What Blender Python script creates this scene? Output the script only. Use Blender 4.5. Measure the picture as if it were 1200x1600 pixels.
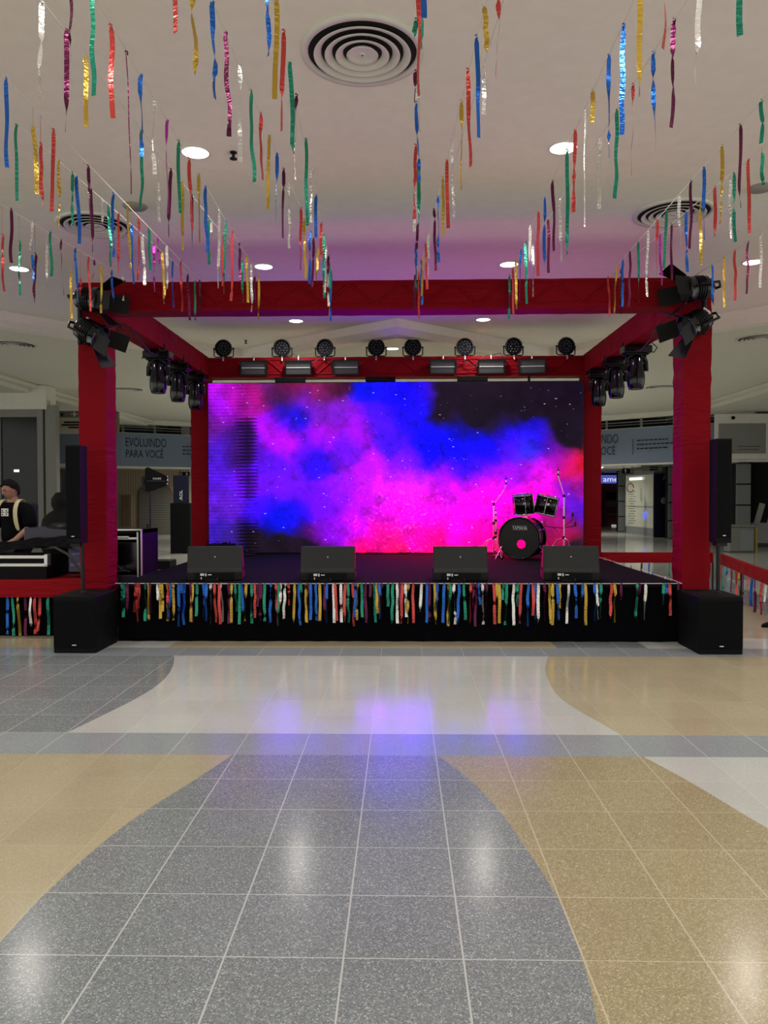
import bpy, bmesh, math, random
import numpy as np
from mathutils import Vector, Matrix, Euler
for o in list(bpy.data.objects): bpy.data.objects.remove(o)
SC = bpy.context.scene
COL = SC.collection
PI = math.pi
# ---------------------------------------------------------------- camera
cam = bpy.data.cameras.new('camera'); co = bpy.data.objects.new('camera', cam); COL.objects.link(co)
F, H, PT, YW, RL = 1189.28, 1.5421, .0208, .0220, -.0024
f0 = Vector((-math.sin(YW), math.cos(YW), 0)); r0 = Vector((math.cos(YW), math.sin(YW), 0)); u0 = Vector((0, 0, 1))
fw = f0 * math.cos(PT) - u0 * math.sin(PT); u2 = u0 * math.cos(PT) + f0 * math.sin(PT)
rr = r0 * math.cos(RL) + u2 * math.sin(RL); uu = u2 * math.cos(RL) - r0 * math.sin(RL)
M = Matrix((rr, uu, -fw)).transposed().to_4x4(); M.translation = (0, 0, H)
co.matrix_world = M
cam.sensor_fit = 'HORIZONTAL'; cam.sensor_width = 36; cam.lens = F / 1200 * 36
cam.clip_start = .05; cam.clip_end = 200
SC.camera = co
# ---------------------------------------------------------------- world, exposure
SC.view_settings.view_transform = 'Standard'; SC.view_settings.look = 'None'
SC.view_settings.gamma = 1; SC.view_settings.use_curve_mapping = False
SC.view_settings.exposure = 0
W = bpy.data.worlds.new('world'); SC.world = W; W.use_nodes = True
W.node_tree.nodes['Background'].inputs[0].default_value = (1.0, .985, .93, 1)
W.node_tree.nodes['Background'].inputs[1].default_value = 1.25
LAMP_W = 14.0          # each ceiling downlight
LAMP_BACK = 95.0
# ---------------------------------------------------------------- materials
def nd(nt, t, **k):
    n = nt.nodes.new(t)
    for a, b in k.items(): setattr(n, a, b)
    return n
def mat(name, col, rough=.6, metal=0., bump=0., bscale=60., emit=None, estr=0., spec=.5, vary=0., vscale=8., stretch=None, trans=0.):
    m = bpy.data.materials.new(name); m.use_nodes = True; nt = m.node_tree; p = nt.nodes['Principled BSDF']
    p.inputs['Base Color'].default_value = (*col, 1); p.inputs['Roughness'].default_value = rough
    p.inputs['Metallic'].default_value = metal; p.inputs['Specular IOR Level'].default_value = spec
    if trans: p.inputs['Transmission Weight'].default_value = trans
    tc = nd(nt, 'ShaderNodeTexCoord'); mp = nd(nt, 'ShaderNodeMapping'); nt.links.new(tc.outputs['Object'], mp.inputs[0])
    if stretch: mp.inputs['Scale'].default_value = stretch
    if vary or not bump:
        n = nd(nt, 'ShaderNodeTexNoise'); n.inputs['Scale'].default_value = vscale; n.inputs['Detail'].default_value = 4
        nt.links.new(mp.outputs[0], n.inputs[0])
        mx = nd(nt, 'ShaderNodeMix', data_type='RGBA'); v = vary or .06
        mx.inputs[6].default_value = (*[c * (1 - v) for c in col], 1); mx.inputs[7].default_value = (*[min(1, c * (1 + v)) for c in col], 1)
        nt.links.new(n.outputs[0], mx.inputs[0]); nt.links.new(mx.outputs[2], p.inputs['Base Color'])
    if bump:
        n = nd(nt, 'ShaderNodeTexNoise'); n.inputs['Scale'].default_value = bscale; n.inputs['Detail'].default_value = 3
        nt.links.new(mp.outputs[0], n.inputs[0]); b = nd(nt, 'ShaderNodeBump'); b.inputs['Strength'].default_value = bump
        b.inputs['Distance'].default_value = .01
        nt.links.new(n.outputs[0], b.inputs['Height']); nt.links.new(b.outputs[0], p.inputs['Normal'])
    if emit:
        p.inputs['Emission Color'].default_value = (*emit, 1); p.inputs['Emission Strength'].default_value = estr
    return m
def terrazzo(name, c1, c2, c3, grout, rough, rowgrout=True, gmix=1.0, contrast=1.0):
    m = bpy.data.materials.new(name); m.use_nodes = True; nt = m.node_tree; L = nt.links; p = nt.nodes['Principled BSDF']
    tc = nd(nt, 'ShaderNodeTexCoord')
    v = nd(nt, 'ShaderNodeTexVoronoi'); v.inputs['Scale'].default_value = 230; L.new(tc.outputs['Object'], v.inputs[0])
    sp = nd(nt, 'ShaderNodeSeparateColor'); L.new(v.outputs['Color'], sp.inputs[0])
    r = nd(nt, 'ShaderNodeValToRGB'); L.new(sp.outputs[0], r.inputs[0])
    e = r.color_ramp.elements; e[0].position = .0; e[0].color = (*c1, 1); e[1].position = .86; e[1].color = (*c2, 1)
    q = e.new(.99); q.color = (*c3, 1)
    # cast slabs differ a little from one another
    sx = nd(nt, 'ShaderNodeSeparateXYZ'); L.new(tc.outputs['Object'], sx.inputs[0])
    def math_(op, a, b=None, c=None):
        n = nd(nt, 'ShaderNodeMath', operation=op)
        for i, q in enumerate((a, b, c)):
            if q is None: continue
            if isinstance(q, (int, float)): n.inputs[i].default_value = q
            else: L.new(q, n.inputs[i])
        return n.outputs[0]
    gx = math_('DIVIDE', math_('SUBTRACT', sx.outputs[0], -.9941), .4)
    gy = math_('DIVIDE', math_('SUBTRACT', sx.outputs[1], 2.5073), .4)
    cx = math_('FLOOR', gx); cy = math_('FLOOR', gy)
    cb = nd(nt, 'ShaderNodeCombineXYZ'); L.new(cx, cb.inputs[0]); L.new(cy, cb.inputs[1])
    wn = nd(nt, 'ShaderNodeTexWhiteNoise', noise_dimensions='3D'); L.new(cb.outputs[0], wn.inputs[0])
    n2 = nd(nt, 'ShaderNodeTexNoise'); n2.inputs['Scale'].default_value = 2.2; n2.inputs['Detail'].default_value = 5; L.new(tc.outputs['Object'], n2.inputs[0])
    br = math_('ADD', math_('MULTIPLY', wn.outputs[0], .07), math_('MULTIPLY', n2.outputs[0], .18)); br = math_('ADD', br, .875)
    vm = nd(nt, 'ShaderNodeVectorMath', operation='SCALE'); L.new(r.outputs[0], vm.inputs[0]); L.new(br, vm.inputs[3])
    # grout lines
    w = .0065
    dx = math_('MULTIPLY', math_('SUBTRACT', .5, math_('ABSOLUTE', math_('SUBTRACT', math_('FRACT', gx), .5))), .8)
    dy = math_('MULTIPLY', math_('SUBTRACT', .5, math_('ABSOLUTE', math_('SUBTRACT', math_('FRACT', gy), .5))), .8)
    lx = math_('LESS_THAN', dx, w); ly = math_('LESS_THAN', dy, w * .8)
    g = math_('MAXIMUM', lx, ly) if rowgrout else lx
    g = math_('MULTIPLY', g, gmix)
    mx = nd(nt, 'ShaderNodeMix', data_type='RGBA'); L.new(g, mx.inputs[0]); L.new(vm.outputs[0], mx.inputs[6]); mx.inputs[7].default_value = (*grout, 1)
    L.new(mx.outputs[2], p.inputs['Base Color'])
    rg = math_('ADD', math_('MULTIPLY', n2.outputs[0], .08), rough - .04); L.new(rg, p.inputs['Roughness'])
    p.inputs['Specular IOR Level'].default_value = .5
    return m
def slats(name, c1, c2, scale=12., axis=0, rough=.6):
    m = bpy.data.materials.new(name); m.use_nodes = True; nt = m.node_tree; L = nt.links; p = nt.nodes['Principled BSDF']
    tc = nd(nt, 'ShaderNodeTexCoord'); w = nd(nt, 'ShaderNodeTexWave', wave_type='BANDS', bands_direction='XYZ'[axis]); w.inputs['Scale'].default_value = scale
    w.inputs['Distortion'].default_value = .6; w.inputs['Detail Scale'].default_value = 1.5
    L.new(tc.outputs['Object'], w.inputs[0]); r = nd(nt, 'ShaderNodeValToRGB'); L.new(w.outputs[0], r.inputs[0])
    r.color_ramp.elements[0].color = (*c1, 1); r.color_ramp.elements[1].color = (*c2, 1)
    L.new(r.outputs[0], p.inputs['Base Color']); p.inputs['Roughness'].default_value = rough
    return m
def fabric(name, col):
    # stretched cloth: fine horizontal creases gathered toward the feet of the posts
    m = bpy.data.materials.new(name); m.use_nodes = True; nt = m.node_tree; L = nt.links; p = nt.nodes['Principled BSDF']
    p.inputs['Base Color'].default_value = (*col, 1); p.inputs['Roughness'].default_value = .62; p.inputs['Specular IOR Level'].default_value = .08
    p.inputs['Sheen Weight'].default_value = .0
    tc = nd(nt, 'ShaderNodeTexCoord'); mp = nd(nt, 'ShaderNodeMapping'); L.new(tc.outputs['Object'], mp.inputs[0])
    mp.inputs['Scale'].default_value = (2.2, 2.2, 14); mp.inputs['Rotation'].default_value = (0.1, .22, 0)
    n = nd(nt, 'ShaderNodeTexNoise'); n.inputs['Scale'].default_value = 1.6; n.inputs['Detail'].default_value = 3; n.inputs['Distortion'].default_value = .6
    L.new(mp.outputs[0], n.inputs[0])
    n3 = nd(nt, 'ShaderNodeTexNoise'); n3.inputs['Scale'].default_value = 1.1; L.new(tc.outputs['Object'], n3.inputs[0])
    r = nd(nt, 'ShaderNodeValToRGB'); L.new(n3.outputs[0], r.inputs[0]); r.color_ramp.elements[0].position = .42; r.color_ramp.elements[1].position = .62
    mm = nd(nt, 'ShaderNodeMath', operation='MULTIPLY'); L.new(n.outputs[0], mm.inputs[0]); L.new(r.outputs[0], mm.inputs[1])
    b = nd(nt, 'ShaderNodeBump'); b.inputs['Strength'].default_value = .6; b.inputs['Distance'].default_value = .07
    L.new(mm.outputs[0], b.inputs['Height']); L.new(b.outputs[0], p.inputs['Normal'])
    return m
G = {}
G['ceil'] = mat('ceiling_paint', (.86, .83, .76), .85)
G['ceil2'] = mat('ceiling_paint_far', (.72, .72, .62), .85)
G['trim'] = mat('white_trim', (.70, .69, .64), .5)
G['gray'] = terrazzo('gray_terrazzo', (.178, .20, .218), (.322, .36, .382), (.60, .64, .66), (.62, .64, .64), .18)
G['band'] = terrazzo('light_gray_terrazzo', (.32, .355, .39), (.40, .445, .485), (.5, .55, .59), (.62, .64, .64), .15, rowgrout=False)
G['tan'] = terrazzo('tan_terrazzo', (.35, .29, .165), (.52, .45, .28), (.70, .64, .47), (.72, .64, .48), .18, gmix=.75)
G['tanpale'] = terrazzo('pale_tan_terrazzo', (.49, .43, .285), (.58, .51, .345), (.64, .58, .42), (.66, .60, .46), .17, gmix=.5)
G['white'] = terrazzo('white_terrazzo', (.60, .615, .59), (.69, .71, .69), (.75, .77, .75), (.80, .79, .76), .16, gmix=.55)
G['farfloor'] = terrazzo('pale_terrazzo', (.34, .34, .31), (.44, .44, .41), (.5, .5, .48), (.3, .3, .28), .10, gmix=.4)
G['red'] = fabric('red_stretch_fabric', (.21, .0022, .008))
G['redband'] = fabric('red_band_fabric', (.30, .006, .012))
G['cloth'] = mat('black_cloth', (.002, .002, .0035), .95, bump=.3, bscale=4, stretch=(6, 6, .6), spec=.06)
G['carpet'] = mat('stage_carpet', (.008, .006, .010), .95, bump=.5, bscale=300, spec=.08)
G['plastic'] = mat('black_plastic', (.0025, .003, .0045), .6, bump=.25, bscale=350, spec=.15)
G['plastic2'] = mat('dark_charcoal_plastic', (.004, .0045, .005), .45, bump=.3, bscale=300, spec=.2)
G['wedge'] = mat('textured_black_paint', (.010, .011, .012), .38, spec=.35, bump=.4, bscale=250, vary=.25, vscale=5)
G['grille'] = mat('speaker_grille', (.002, .0025, .004), .7, bump=.6, bscale=600, spec=.12)
G['gloss'] = mat('gloss_black', (.003, .003, .006), .14, spec=.4)
G['lens'] = mat('dark_lens', (.05, .055, .07), .2, spec=.4)
G['panel'] = mat('frosted_gray_panel', (.06, .063, .07), .4, spec=.3)
G['metal'] = mat('brushed_aluminium', (.62, .62, .60), .35, metal=.85)
G['chrome'] = mat('chrome', (.42, .42, .46), .18, metal=1)
G['dmetal'] = mat('black_metal', (.004, .004, .005), .45, spec=.3)
G['badge'] = mat('silver_badge', (.75, .75, .75), .4, emit=None)
G['cable'] = mat('black_cable', (.008, .008, .008), .5)
G['string'] = mat('white_string', (.75, .72, .66), .7)
G['lamp'] = mat('lit_lamp', (1, 1, 1), .5, emit=(1, .97, .90), estr=10)
G['lampoff'] = mat('speaker_disc_gray', (.32, .31, .28), .7)
G['duct'] = mat('duct_dark', (.006, .005, .005), .9)
G['navy'] = mat('navy_panel', (.004, .005, .022), .4, spec=.2)
G['wood'] = slats('slatted_wood', (.26, .205, .14), (.46, .38, .27), 3.2)
G['shutter'] = slats('roll_shutter', (.10, .098, .085), (.20, .19, .165), 3.5, axis=2)
G['banner'] = mat('blue_gray_banner', (.19, .245, .34), .8)
G['bannertext'] = mat('navy_print', (.008, .012, .03), .8)
G['glassdark'] = mat('dark_shop_glass', (.010, .011, .010), .12, spec=.25)
G['frame'] = mat('gray_white_frame', (.22, .22, .20), .5)
G['pier'] = mat('gray_tile_cladding', (.16, .17, .175), .35)
G['beige'] = mat('beige_sign', (.55, .50, .40), .6)
G['brown'] = mat('brown_wood', (.16, .11, .07), .6)
G['black'] = mat('black_paint', (.002, .002, .003), .6, spec=.15)
G['skin'] = mat('skin', (.40, .21, .15), .55)
G['hair'] = mat('black_hair', (.004, .0035, .0035), .7, bump=.8, bscale=90, spec=.2)
G['shirt'] = mat('black_cotton', (.004, .004, .005), .9, spec=.1)
G['jeans'] = mat('dark_trousers', (.015, .017, .025), .9)
G['cream'] = mat('cream_webbing', (.62, .56, .34), .8)
G['whiteprint'] = mat('white_print', (.85, .85, .82), .7)
G['cardboard'] = mat('cardboard', (.33, .22, .12), .85)
G['yellow'] = mat('yellow_paint', (.45, .33, .06), .5)
G['bin'] = mat('gray_bin', (.17, .17, .155), .5)
def foil(name, col, rough=.28):
    m = bpy.data.materials.new(name); m.use_nodes = True; nt = m.node_tree; L = nt.links; p = nt.nodes['Principled BSDF']
    p.inputs['Base Color'].default_value = (*col, 1); p.inputs['Metallic'].default_value = .72; p.inputs['Roughness'].default_value = rough
    tc = nd(nt, 'ShaderNodeTexCoord'); mp = nd(nt, 'ShaderNodeMapping'); mp.inputs['Scale'].default_value = (20, 20, 45); L.new(tc.outputs['Object'], mp.inputs[0])
    n = nd(nt, 'ShaderNodeTexNoise'); n.inputs['Scale'].default_value = 1.3; n.inputs['Detail'].default_value = 2; L.new(mp.outputs[0], n.inputs[0])
    b = nd(nt, 'ShaderNodeBump'); b.inputs['Strength'].default_value = .6; b.inputs['Distance'].default_value = .01
    L.new(n.outputs[0], b.inputs['Height']); L.new(b.outputs[0], p.inputs['Normal'])
    return m
FO = {'r': ('red', foil('red_foil', (.58, .07, .065))), 'b': ('blue', foil('blue_foil', (.02, .13, .55))), 'g': ('green', foil('green_foil', (.02, .26, .17))),
      'y': ('gold', foil('gold_foil', (.52, .34, .05))), 's': ('silver', foil('silver_foil', (.72, .70, .68), .2)), 'm': ('maroon', foil('maroon_foil', (.11, .012, .055))), 'p': ('magenta', foil('magenta_foil', (.45, .03, .38)))}
# ---------------------------------------------------------------- mesh helpers
class MB:
    def __init__(s): s.v = []; s.f = []; s.mi = []; s.sm = []
    def add(s, vs, fs, smooth=False, mi=0):
        o = len(s.v); s.v += [tuple(v) for v in vs]
        for f in fs: s.f.append([i + o for i in f]); s.mi.append(mi); s.sm.append(smooth)
        return s
    def box(s, c, d, R=None, mi=0):
        c = Vector(c); vs = []
        for z in (-1, 1):
            for y in (-1, 1):
                for x in (-1, 1):
                    v = Vector((x * d[0] / 2, y * d[1] / 2, z * d[2] / 2))
                    if R: v = R @ v
                    vs.append(c + v)
        return s.add(vs, [(0, 2, 3, 1), (4, 5, 7, 6), (0, 1, 5, 4), (2, 6, 7, 3), (0, 4, 6, 2), (1, 3, 7, 5)], mi=mi)
    def bb(s, x0, x1, y0, y1, z0, z1, mi=0): return s.box(((x0 + x1) / 2, (y0 + y1) / 2, (z0 + z1) / 2), (x1 - x0, y1 - y0, z1 - z0), mi=mi)
    def tube(s, pts, r, n=8, caps=True, mi=0):
        pts = [Vector(p) for p in pts]; rs = r if isinstance(r, (list, tuple)) else [r] * len(pts)
        vs = []; prev = None
        for i, p in enumerate(pts):
            t = (pts[min(i + 1, len(pts) - 1)] - pts[max(i - 1, 0)]).normalized()
            if prev is None: a = t.orthogonal().normalized()
            else: a = (prev - t * prev.dot(t)).normalized()
            prev = a; b = t.cross(a)
            for k in range(n):
                an = 2 * PI * k / n; vs.append(p + (a * math.cos(an) + b * math.sin(an)) * rs[i])
        fs = []
        for i in range(len(pts) - 1):
            for k in range(n): fs.append((i * n + k, i * n + (k + 1) % n, (i + 1) * n + (k + 1) % n, (i + 1) * n + k))
        s.add(vs, fs, True, mi)
        if caps: s.add(vs[:n], [tuple(range(n))[::-1]], mi=mi); s.add(vs[-n:], [tuple(range(n))], mi=mi)
        return s
    def lathe(s, prof, n=24, O=(0, 0, 0), R=None, closed=False, smooth=True, mi=0):
        # prof: (radius, height) revolved about local z
        O = Vector(O); vs = []
        for r, z in prof:
            for k in range(n):
                a = 2 * PI * k / n; v = Vector((r * math.cos(a), r * math.sin(a), z))
                vs.append(O + (R @ v if R else v))
        fs = []; m = len(prof)
        for i in range(m if closed else m - 1):
            j = (i + 1) % m
            for k in range(n): fs.append((i * n + k, i * n + (k + 1) % n, j * n + (k + 1) % n, j * n + k))
        return s.add(vs, fs, smooth, mi)
    def prism(s, poly, O, ax, ay, az, depth, mi=0):
        # poly in (ax, ay) plane at O, pushed along az
        O, ax, ay, az = map(Vector, (O, ax, ay, az)); n = len(poly)
        vs = [O + ax * a + ay * b for a, b in poly] + [O + ax * a + ay * b + az * depth for a, b in poly]
        fs = [tuple(range(n))[::-1], tuple(range(n, 2 * n))] + [(i, (i + 1) % n, n + (i + 1) % n, n + i) for i in range(n)]
        return s.add(vs, fs, mi=mi)
    def build(s, name, m, parent=None, bevel=0, loc=None, rot=None, fix=True):
        me = bpy.data.meshes.new(name); me.from_pydata(s.v, [], s.f); me.update()
        ms = m if isinstance(m, list) else [m]
        for q in ms: me.materials.append(q)
        for i, p in enumerate(me.polygons): p.use_smooth = s.sm[i]; p.material_index = s.mi[i]
        if fix:
            b = bmesh.new(); b.from_mesh(me); bmesh.ops.recalc_face_normals(b, faces=b.faces); b.to_mesh(me); b.free()
        o = bpy.data.objects.new(name, me); COL.objects.link(o)
        if bevel: d = o.modifiers.new('bevel', 'BEVEL'); d.width = bevel; d.segments = 2; d.limit_method = 'ANGLE'
        if parent: o.parent = parent
        if loc: o.location = loc
        if rot: o.rotation_euler = rot
        return o
def tag(o, label, cat, group=None, kind=None):
    o['label'] = label; o['category'] = cat
    if group: o['group'] = group
    if kind: o['kind'] = kind
    return o
def struct(o): o['kind'] = 'structure'; return o
def thing(name, loc, label, cat, group=None, rz=0):
    o = bpy.data.objects.new(name, None); COL.objects.link(o); o.location = loc; o.rotation_euler = (0, 0, rz); o.empty_display_size = .1
    return tag(o, label, cat, group)
def dup(t, loc, label, rz=None):
    c = t.copy(); COL.objects.link(c); c.location = loc; c['label'] = label
    if rz is not None: c.rotation_euler = (0, 0, rz)
    for ch in list(t.children):
        d = ch.copy(); COL.objects.link(d); d.parent = c
        for g in list(ch.children):
            e = g.copy(); COL.objects.link(e); e.parent = d
    return c
def text(name, body, m, parent, O, ax, ay, w, h, th=.002, font_thin=0):
    # lettering laid out from O along ax (width w) and ay (height h)
    cu = bpy.data.curves.new(name, 'FONT'); cu.body = body; cu.extrude = 0; cu.size = 1; cu.resolution_u = 3; cu.offset = font_thin
    to = bpy.data.objects.new(name, cu); COL.objects.link(to); bpy.context.view_layer.update()
    me = bpy.data.meshes.new_from_object(to.evaluated_get(bpy.context.evaluated_depsgraph_get()))
    bpy.data.objects.remove(to)
    co_ = [v.co.copy() for v in me.vertices]; x0 = min(c.x for c in co_); x1 = max(c.x for c in co_); y0 = min(c.y for c in co_); y1 = max(c.y for c in co_)
    O, ax, ay = Vector(O), Vector(ax).normalized(), Vector(ay).normalized(); az = ax.cross(ay)
    for v, c in zip(me.vertices, co_): v.co = O + ax * ((c.x - x0) / (x1 - x0) * w) + ay * ((c.y - y0) / (y1 - y0) * h)
    b = bmesh.new(); b.from_mesh(me); r = bmesh.ops.extrude_face_region(b, geom=b.faces[:])
    for e in r['geom']:
        if isinstance(e, bmesh.types.BMVert): e.co += az * th
    bmesh.ops.recalc_face_normals(b, faces=b.faces); b.to_mesh(me); b.free()
    me.name = name; me.materials.clear(); me.materials.append(m)
    o = bpy.data.objects.new(name, me); COL.objects.link(o)
    if parent: o.parent = parent
    return o
def ords(n): return ['first', 'second', 'third', 'fourth', 'fifth', 'sixth', 'seventh', 'eighth', 'ninth', 'tenth', 'eleventh', 'twelfth', 'thirteenth', 'fourteenth', 'fifteenth', 'sixteenth', 'seventeenth', 'eighteenth', 'nineteenth', 'twentieth', '21st', '22nd', '23rd', '24th', '25th', '26th', '27th', '28th', '29th', '30th'][n]
rnd = random.Random(7)
# ================================================================ SETTING
def interp(tab, y):
    if y <= tab[0][1]: return tab[0][0]
    for (xa, ya), (xb, yb) in zip(tab, tab[1:]):
        if y <= yb: t = (y - ya) / (yb - ya); return xa + (xb - xa) * t
    return tab[-1][0]
def smoothtab(t):
    # Catmull-Rom through the measured points
    t = sorted(t, key=lambda p: p[1]); o = []
    for i in range(len(t) - 1):
        p0 = t[max(i - 1, 0)]; p1 = t[i]; p2 = t[i + 1]; p3 = t[min(i + 2, len(t) - 1)]
        for k in range(8):
            u = k / 8
            o.append(tuple(.5 * (2 * p1[j] + (p2[j] - p0[j]) * u + (2 * p0[j] - 5 * p1[j] + 4 * p2[j] - p3[j]) * u * u + (3 * p1[j] - p0[j] - 3 * p2[j] + p3[j]) * u ** 3) for j in (0, 1)))
    return o + [t[-1]]
AL = smoothtab([(-1.003, 4.50), (-1.123, 4.095), (-1.249, 3.702), (-1.325, 3.38), (-1.385, 2.895), (-1.39, 2.55), (-1.36, 2.0), (-1.2, 1.2), (-.9, .4)])
AR = smoothtab([(.214, 4.505), (.375, 4.109), (.48, 3.715), (.54, 3.35), (.598, 2.906), (.60, 2.507), (.57, 2.2), (.45, 1.4), (.2, .4)])
A2 = smoothtab([(1.426, 4.512), (1.549, 4.118), (1.642, 3.741), (1.74, 3.3), (1.8, 2.6), (1.78, 1.6), (1.6, .4)])
BL = smoothtab([(-2.20, 7.31), (-2.094, 6.928), (-2.016, 6.503), (-1.995, 6.085), (-2.035, 5.68), (-2.107, 5.293), (-2.186, 4.9)])
BR = smoothtab([(1.41, 7.31), (1.29, 6.81), (1.235, 6.404), (1.208, 5.965), (1.231, 5.669), (1.303, 5.339), (1.369, 5.102), (1.415, 4.9)])
fl = MB(); XL, XR = -14., 14.
def rows(y0, y1, n, tabs, mats):
    # strips of floor between inlay curves
    for i in range(n):
        a = y0 + (y1 - y0) * i / n; b = y0 + (y1 - y0) * (i + 1) / n
        xa = [XL] + [interp(t, a) for t in tabs] + [XR]; xb = [XL] + [interp(t, b) for t in tabs] + [XR]
        for k, m in enumerate(mats): fl.add([(xa[k], a, 0), (xa[k + 1], a, 0), (xb[k + 1], b, 0), (xb[k], b, 0)], [(0, 1, 2, 3)], mi=m)
K = lambda x: [(x, 0), (x, 99)]
# 0 gray 1 band 2 tan 3 white 4 far
rows(-8, .4, 1, [K(-.9), K(.2), K(1.6)], [5, 0, 2, 3])
rows(.4, 4.495, 60, [AL, AR, A2], [5, 0, 2, 3])
rows(4.495, 4.905, 1, [], [1])
rows(4.905, 7.31, 50, [BL, BR], [0, 3, 5])
rows(7.31, 7.70, 1, [], [1])
rows(7.70, 8.25, 4, [K(-3.04), K(-2.39), K(1.58), K(2.49), [(4.1, 7.7), (3.96, 8.28)]], [5, 3, 5, 0, 3, 5])
rows(8.25, 14, 12, [K(-5.5), [(3.96, 8.28), (3.84, 8.63), (3.4, 10), (3, 12)], [(4.7, 8.3), (4.8, 10.0), (4.87, 10.9), (5.2, 14)], [(5.4, 8.3), (5.49, 11.5), (5.63, 12.6), (6, 14)]], [1, 5, 5, 0, 3])
rows(14, 45, 1, [], [4])
struct(fl.build('floor', [G['gray'], G['band'], G['tan'], G['white'], G['farfloor'], G['tanpale']], fix=False))
# ceiling: near slab ends in a zigzag fascia, lower slab beyond it
ZC, ZB = 4.27, 4.17
zig = [(-14, 5.5), (-9, 8.2), (-5.85, 11.06), (-5.1, 11.91), (-3.75, 13.28), (-2.95, 14.12), (-1.34, 12.73), (-.05, 11.72), (1.22, 12.82), (2.81, 14.26), (3.48, 13.31), (4.73, 11.67), (5.28, 11.11), (8.5, 8.2), (14, 5.5)]
c = MB()
for (xa, ya), (xb, yb) in zip(zig, zig[1:]): c.add([(xa, -8, ZC), (xb, -8, ZC), (xb, yb, ZC), (xa, ya, ZC)], [(0, 1, 2, 3)])
struct(c.build('ceiling', G['ceil'], fix=False))
def ofs(p, d): return (p[0], p[1] + d)
c = MB()
prof = [(0, ZC), (0, 4.14), (.18, 4.06), (.46, 4.06), (.46, 4.12), (.58, 4.12), (.62, ZB)]
for (d0, z0), (d1, z1) in zip(prof, prof[1:]):
    for p, q in zip(zig, zig[1:]):
        a, b = ofs(p, d0), ofs(q, d0); e, g = ofs(q, d1), ofs(p, d1)
        c.add([(*a, z0), (*b, z0), (*e, z1), (*g, z1)], [(0, 1, 2, 3)])
struct(c.build('trim_ceiling_fascia', G['ceil']))
c = MB()
for p, q in zip(zig, zig[1:]):
    a, b = ofs(p, .62), ofs(q, .62); c.add([(*a, ZB), (*b, ZB), (q[0], 45, ZB), (p[0], 45, ZB)], [(0, 1, 2, 3)])
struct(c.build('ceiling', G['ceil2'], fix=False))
# soffits along the two sides of the far hall
for s, nm in ((-1, 'trim_soffit_left'), (1, 'trim_soffit_right')):
    m = MB(); m.bb(min(s * 8.7, s * 13.8), max(s * 8.7, s * 13.8), 12.5, 28, 3.98, 4.16); m.bb(min(s * 8.5, s * 8.72), max(s * 8.5, s * 8.72), 12.5, 28, 4.08, 4.165)
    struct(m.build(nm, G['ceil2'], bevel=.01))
for s, nm in ((-1, 'wall_left'), (1, 'wall_right')):
    struct(MB().bb(s * 13.8 - .1, s * 13.8 + .1, 13, 45, 0, 4.16).build(nm, G['pier']))
struct(MB().bb(-14, 14, 44.6, 45, 0, 4.16).build('wall_back', G['pier']))
# upper bulkhead carrying the banners, slightly concave in plan
bh = [(-13.7, 23.6), (-11.2, 24.5), (-9.4, 25.5), (-7.4, 26.8), (-3, 27.6), (0, 27.8), (3, 27.3), (6.7, 25.3), (8.6, 23.7), (10.35, 22.5), (13.7, 21.5)]
def wallstrip(mb, pts, z0, z1, th, off=0):
    for (xa, ya), (xb, yb) in zip(pts, pts[1:]):
        a = [(xa, ya - off), (xb, yb - off), (xb, yb - off + th), (xa, ya - off + th)]
        mb.add([(x, y, z0) for x, y in a] + [(x, y, z1) for x, y in a], [(0, 3, 2, 1), (4, 5, 6, 7), (0, 1, 5, 4), (1, 2, 6, 5), (2, 3, 7, 6), (3, 0, 4, 7)])
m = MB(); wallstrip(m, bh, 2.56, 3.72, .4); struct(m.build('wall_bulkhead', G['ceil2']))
m = MB(); wallstrip(m, bh, 4.02, 4.17, .4); struct(m.build('trim_bulkhead_header', G['ceil2']))
m = MB(); wallstrip(m, bh, 2.52, 2.57, .5, .04); struct(m.build('trim_bulkhead_lip', G['trim']))
# low ceiling of the passage beyond the bulkhead
m = MB(); m.add([(x, y + .1, 2.62) for x, y in bh] + [(13.7, 45, 2.75), (-13.7, 45, 2.75)], [tuple(range(len(bh) + 2))]); struct(m.build('ceiling', G['trim'], fix=False))
# upper gallery behind the opening: dark back, posts and rails
m = MB(); wallstrip(m, [(x, y + 1.6) for x, y in bh], 3.72, 4.16, .1); struct(m.build('wall_gallery', G['navy']))
m = MB(); wallstrip(m, bh, 3.9, 3.93, .03, -.1); wallstrip(m, bh, 3.82, 3.84, .03, -.1)
for i in range(0, 30):
    x = -13 + i * .9
    y = interp([(b, a) for a, b in bh], x) if 0 else np.interp(x, [p[0] for p in bh], [p[1] for p in bh])
    w = .28 if i % 3 == 0 else .05
    m.bb(x - w / 2, x + w / 2, y + .08, y + .2, 3.72, 4.03)
tag(m.build('gallery_railing', G['frame']), 'pale railing in the narrow gallery opening above the bulkhead', 'railing')
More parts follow.
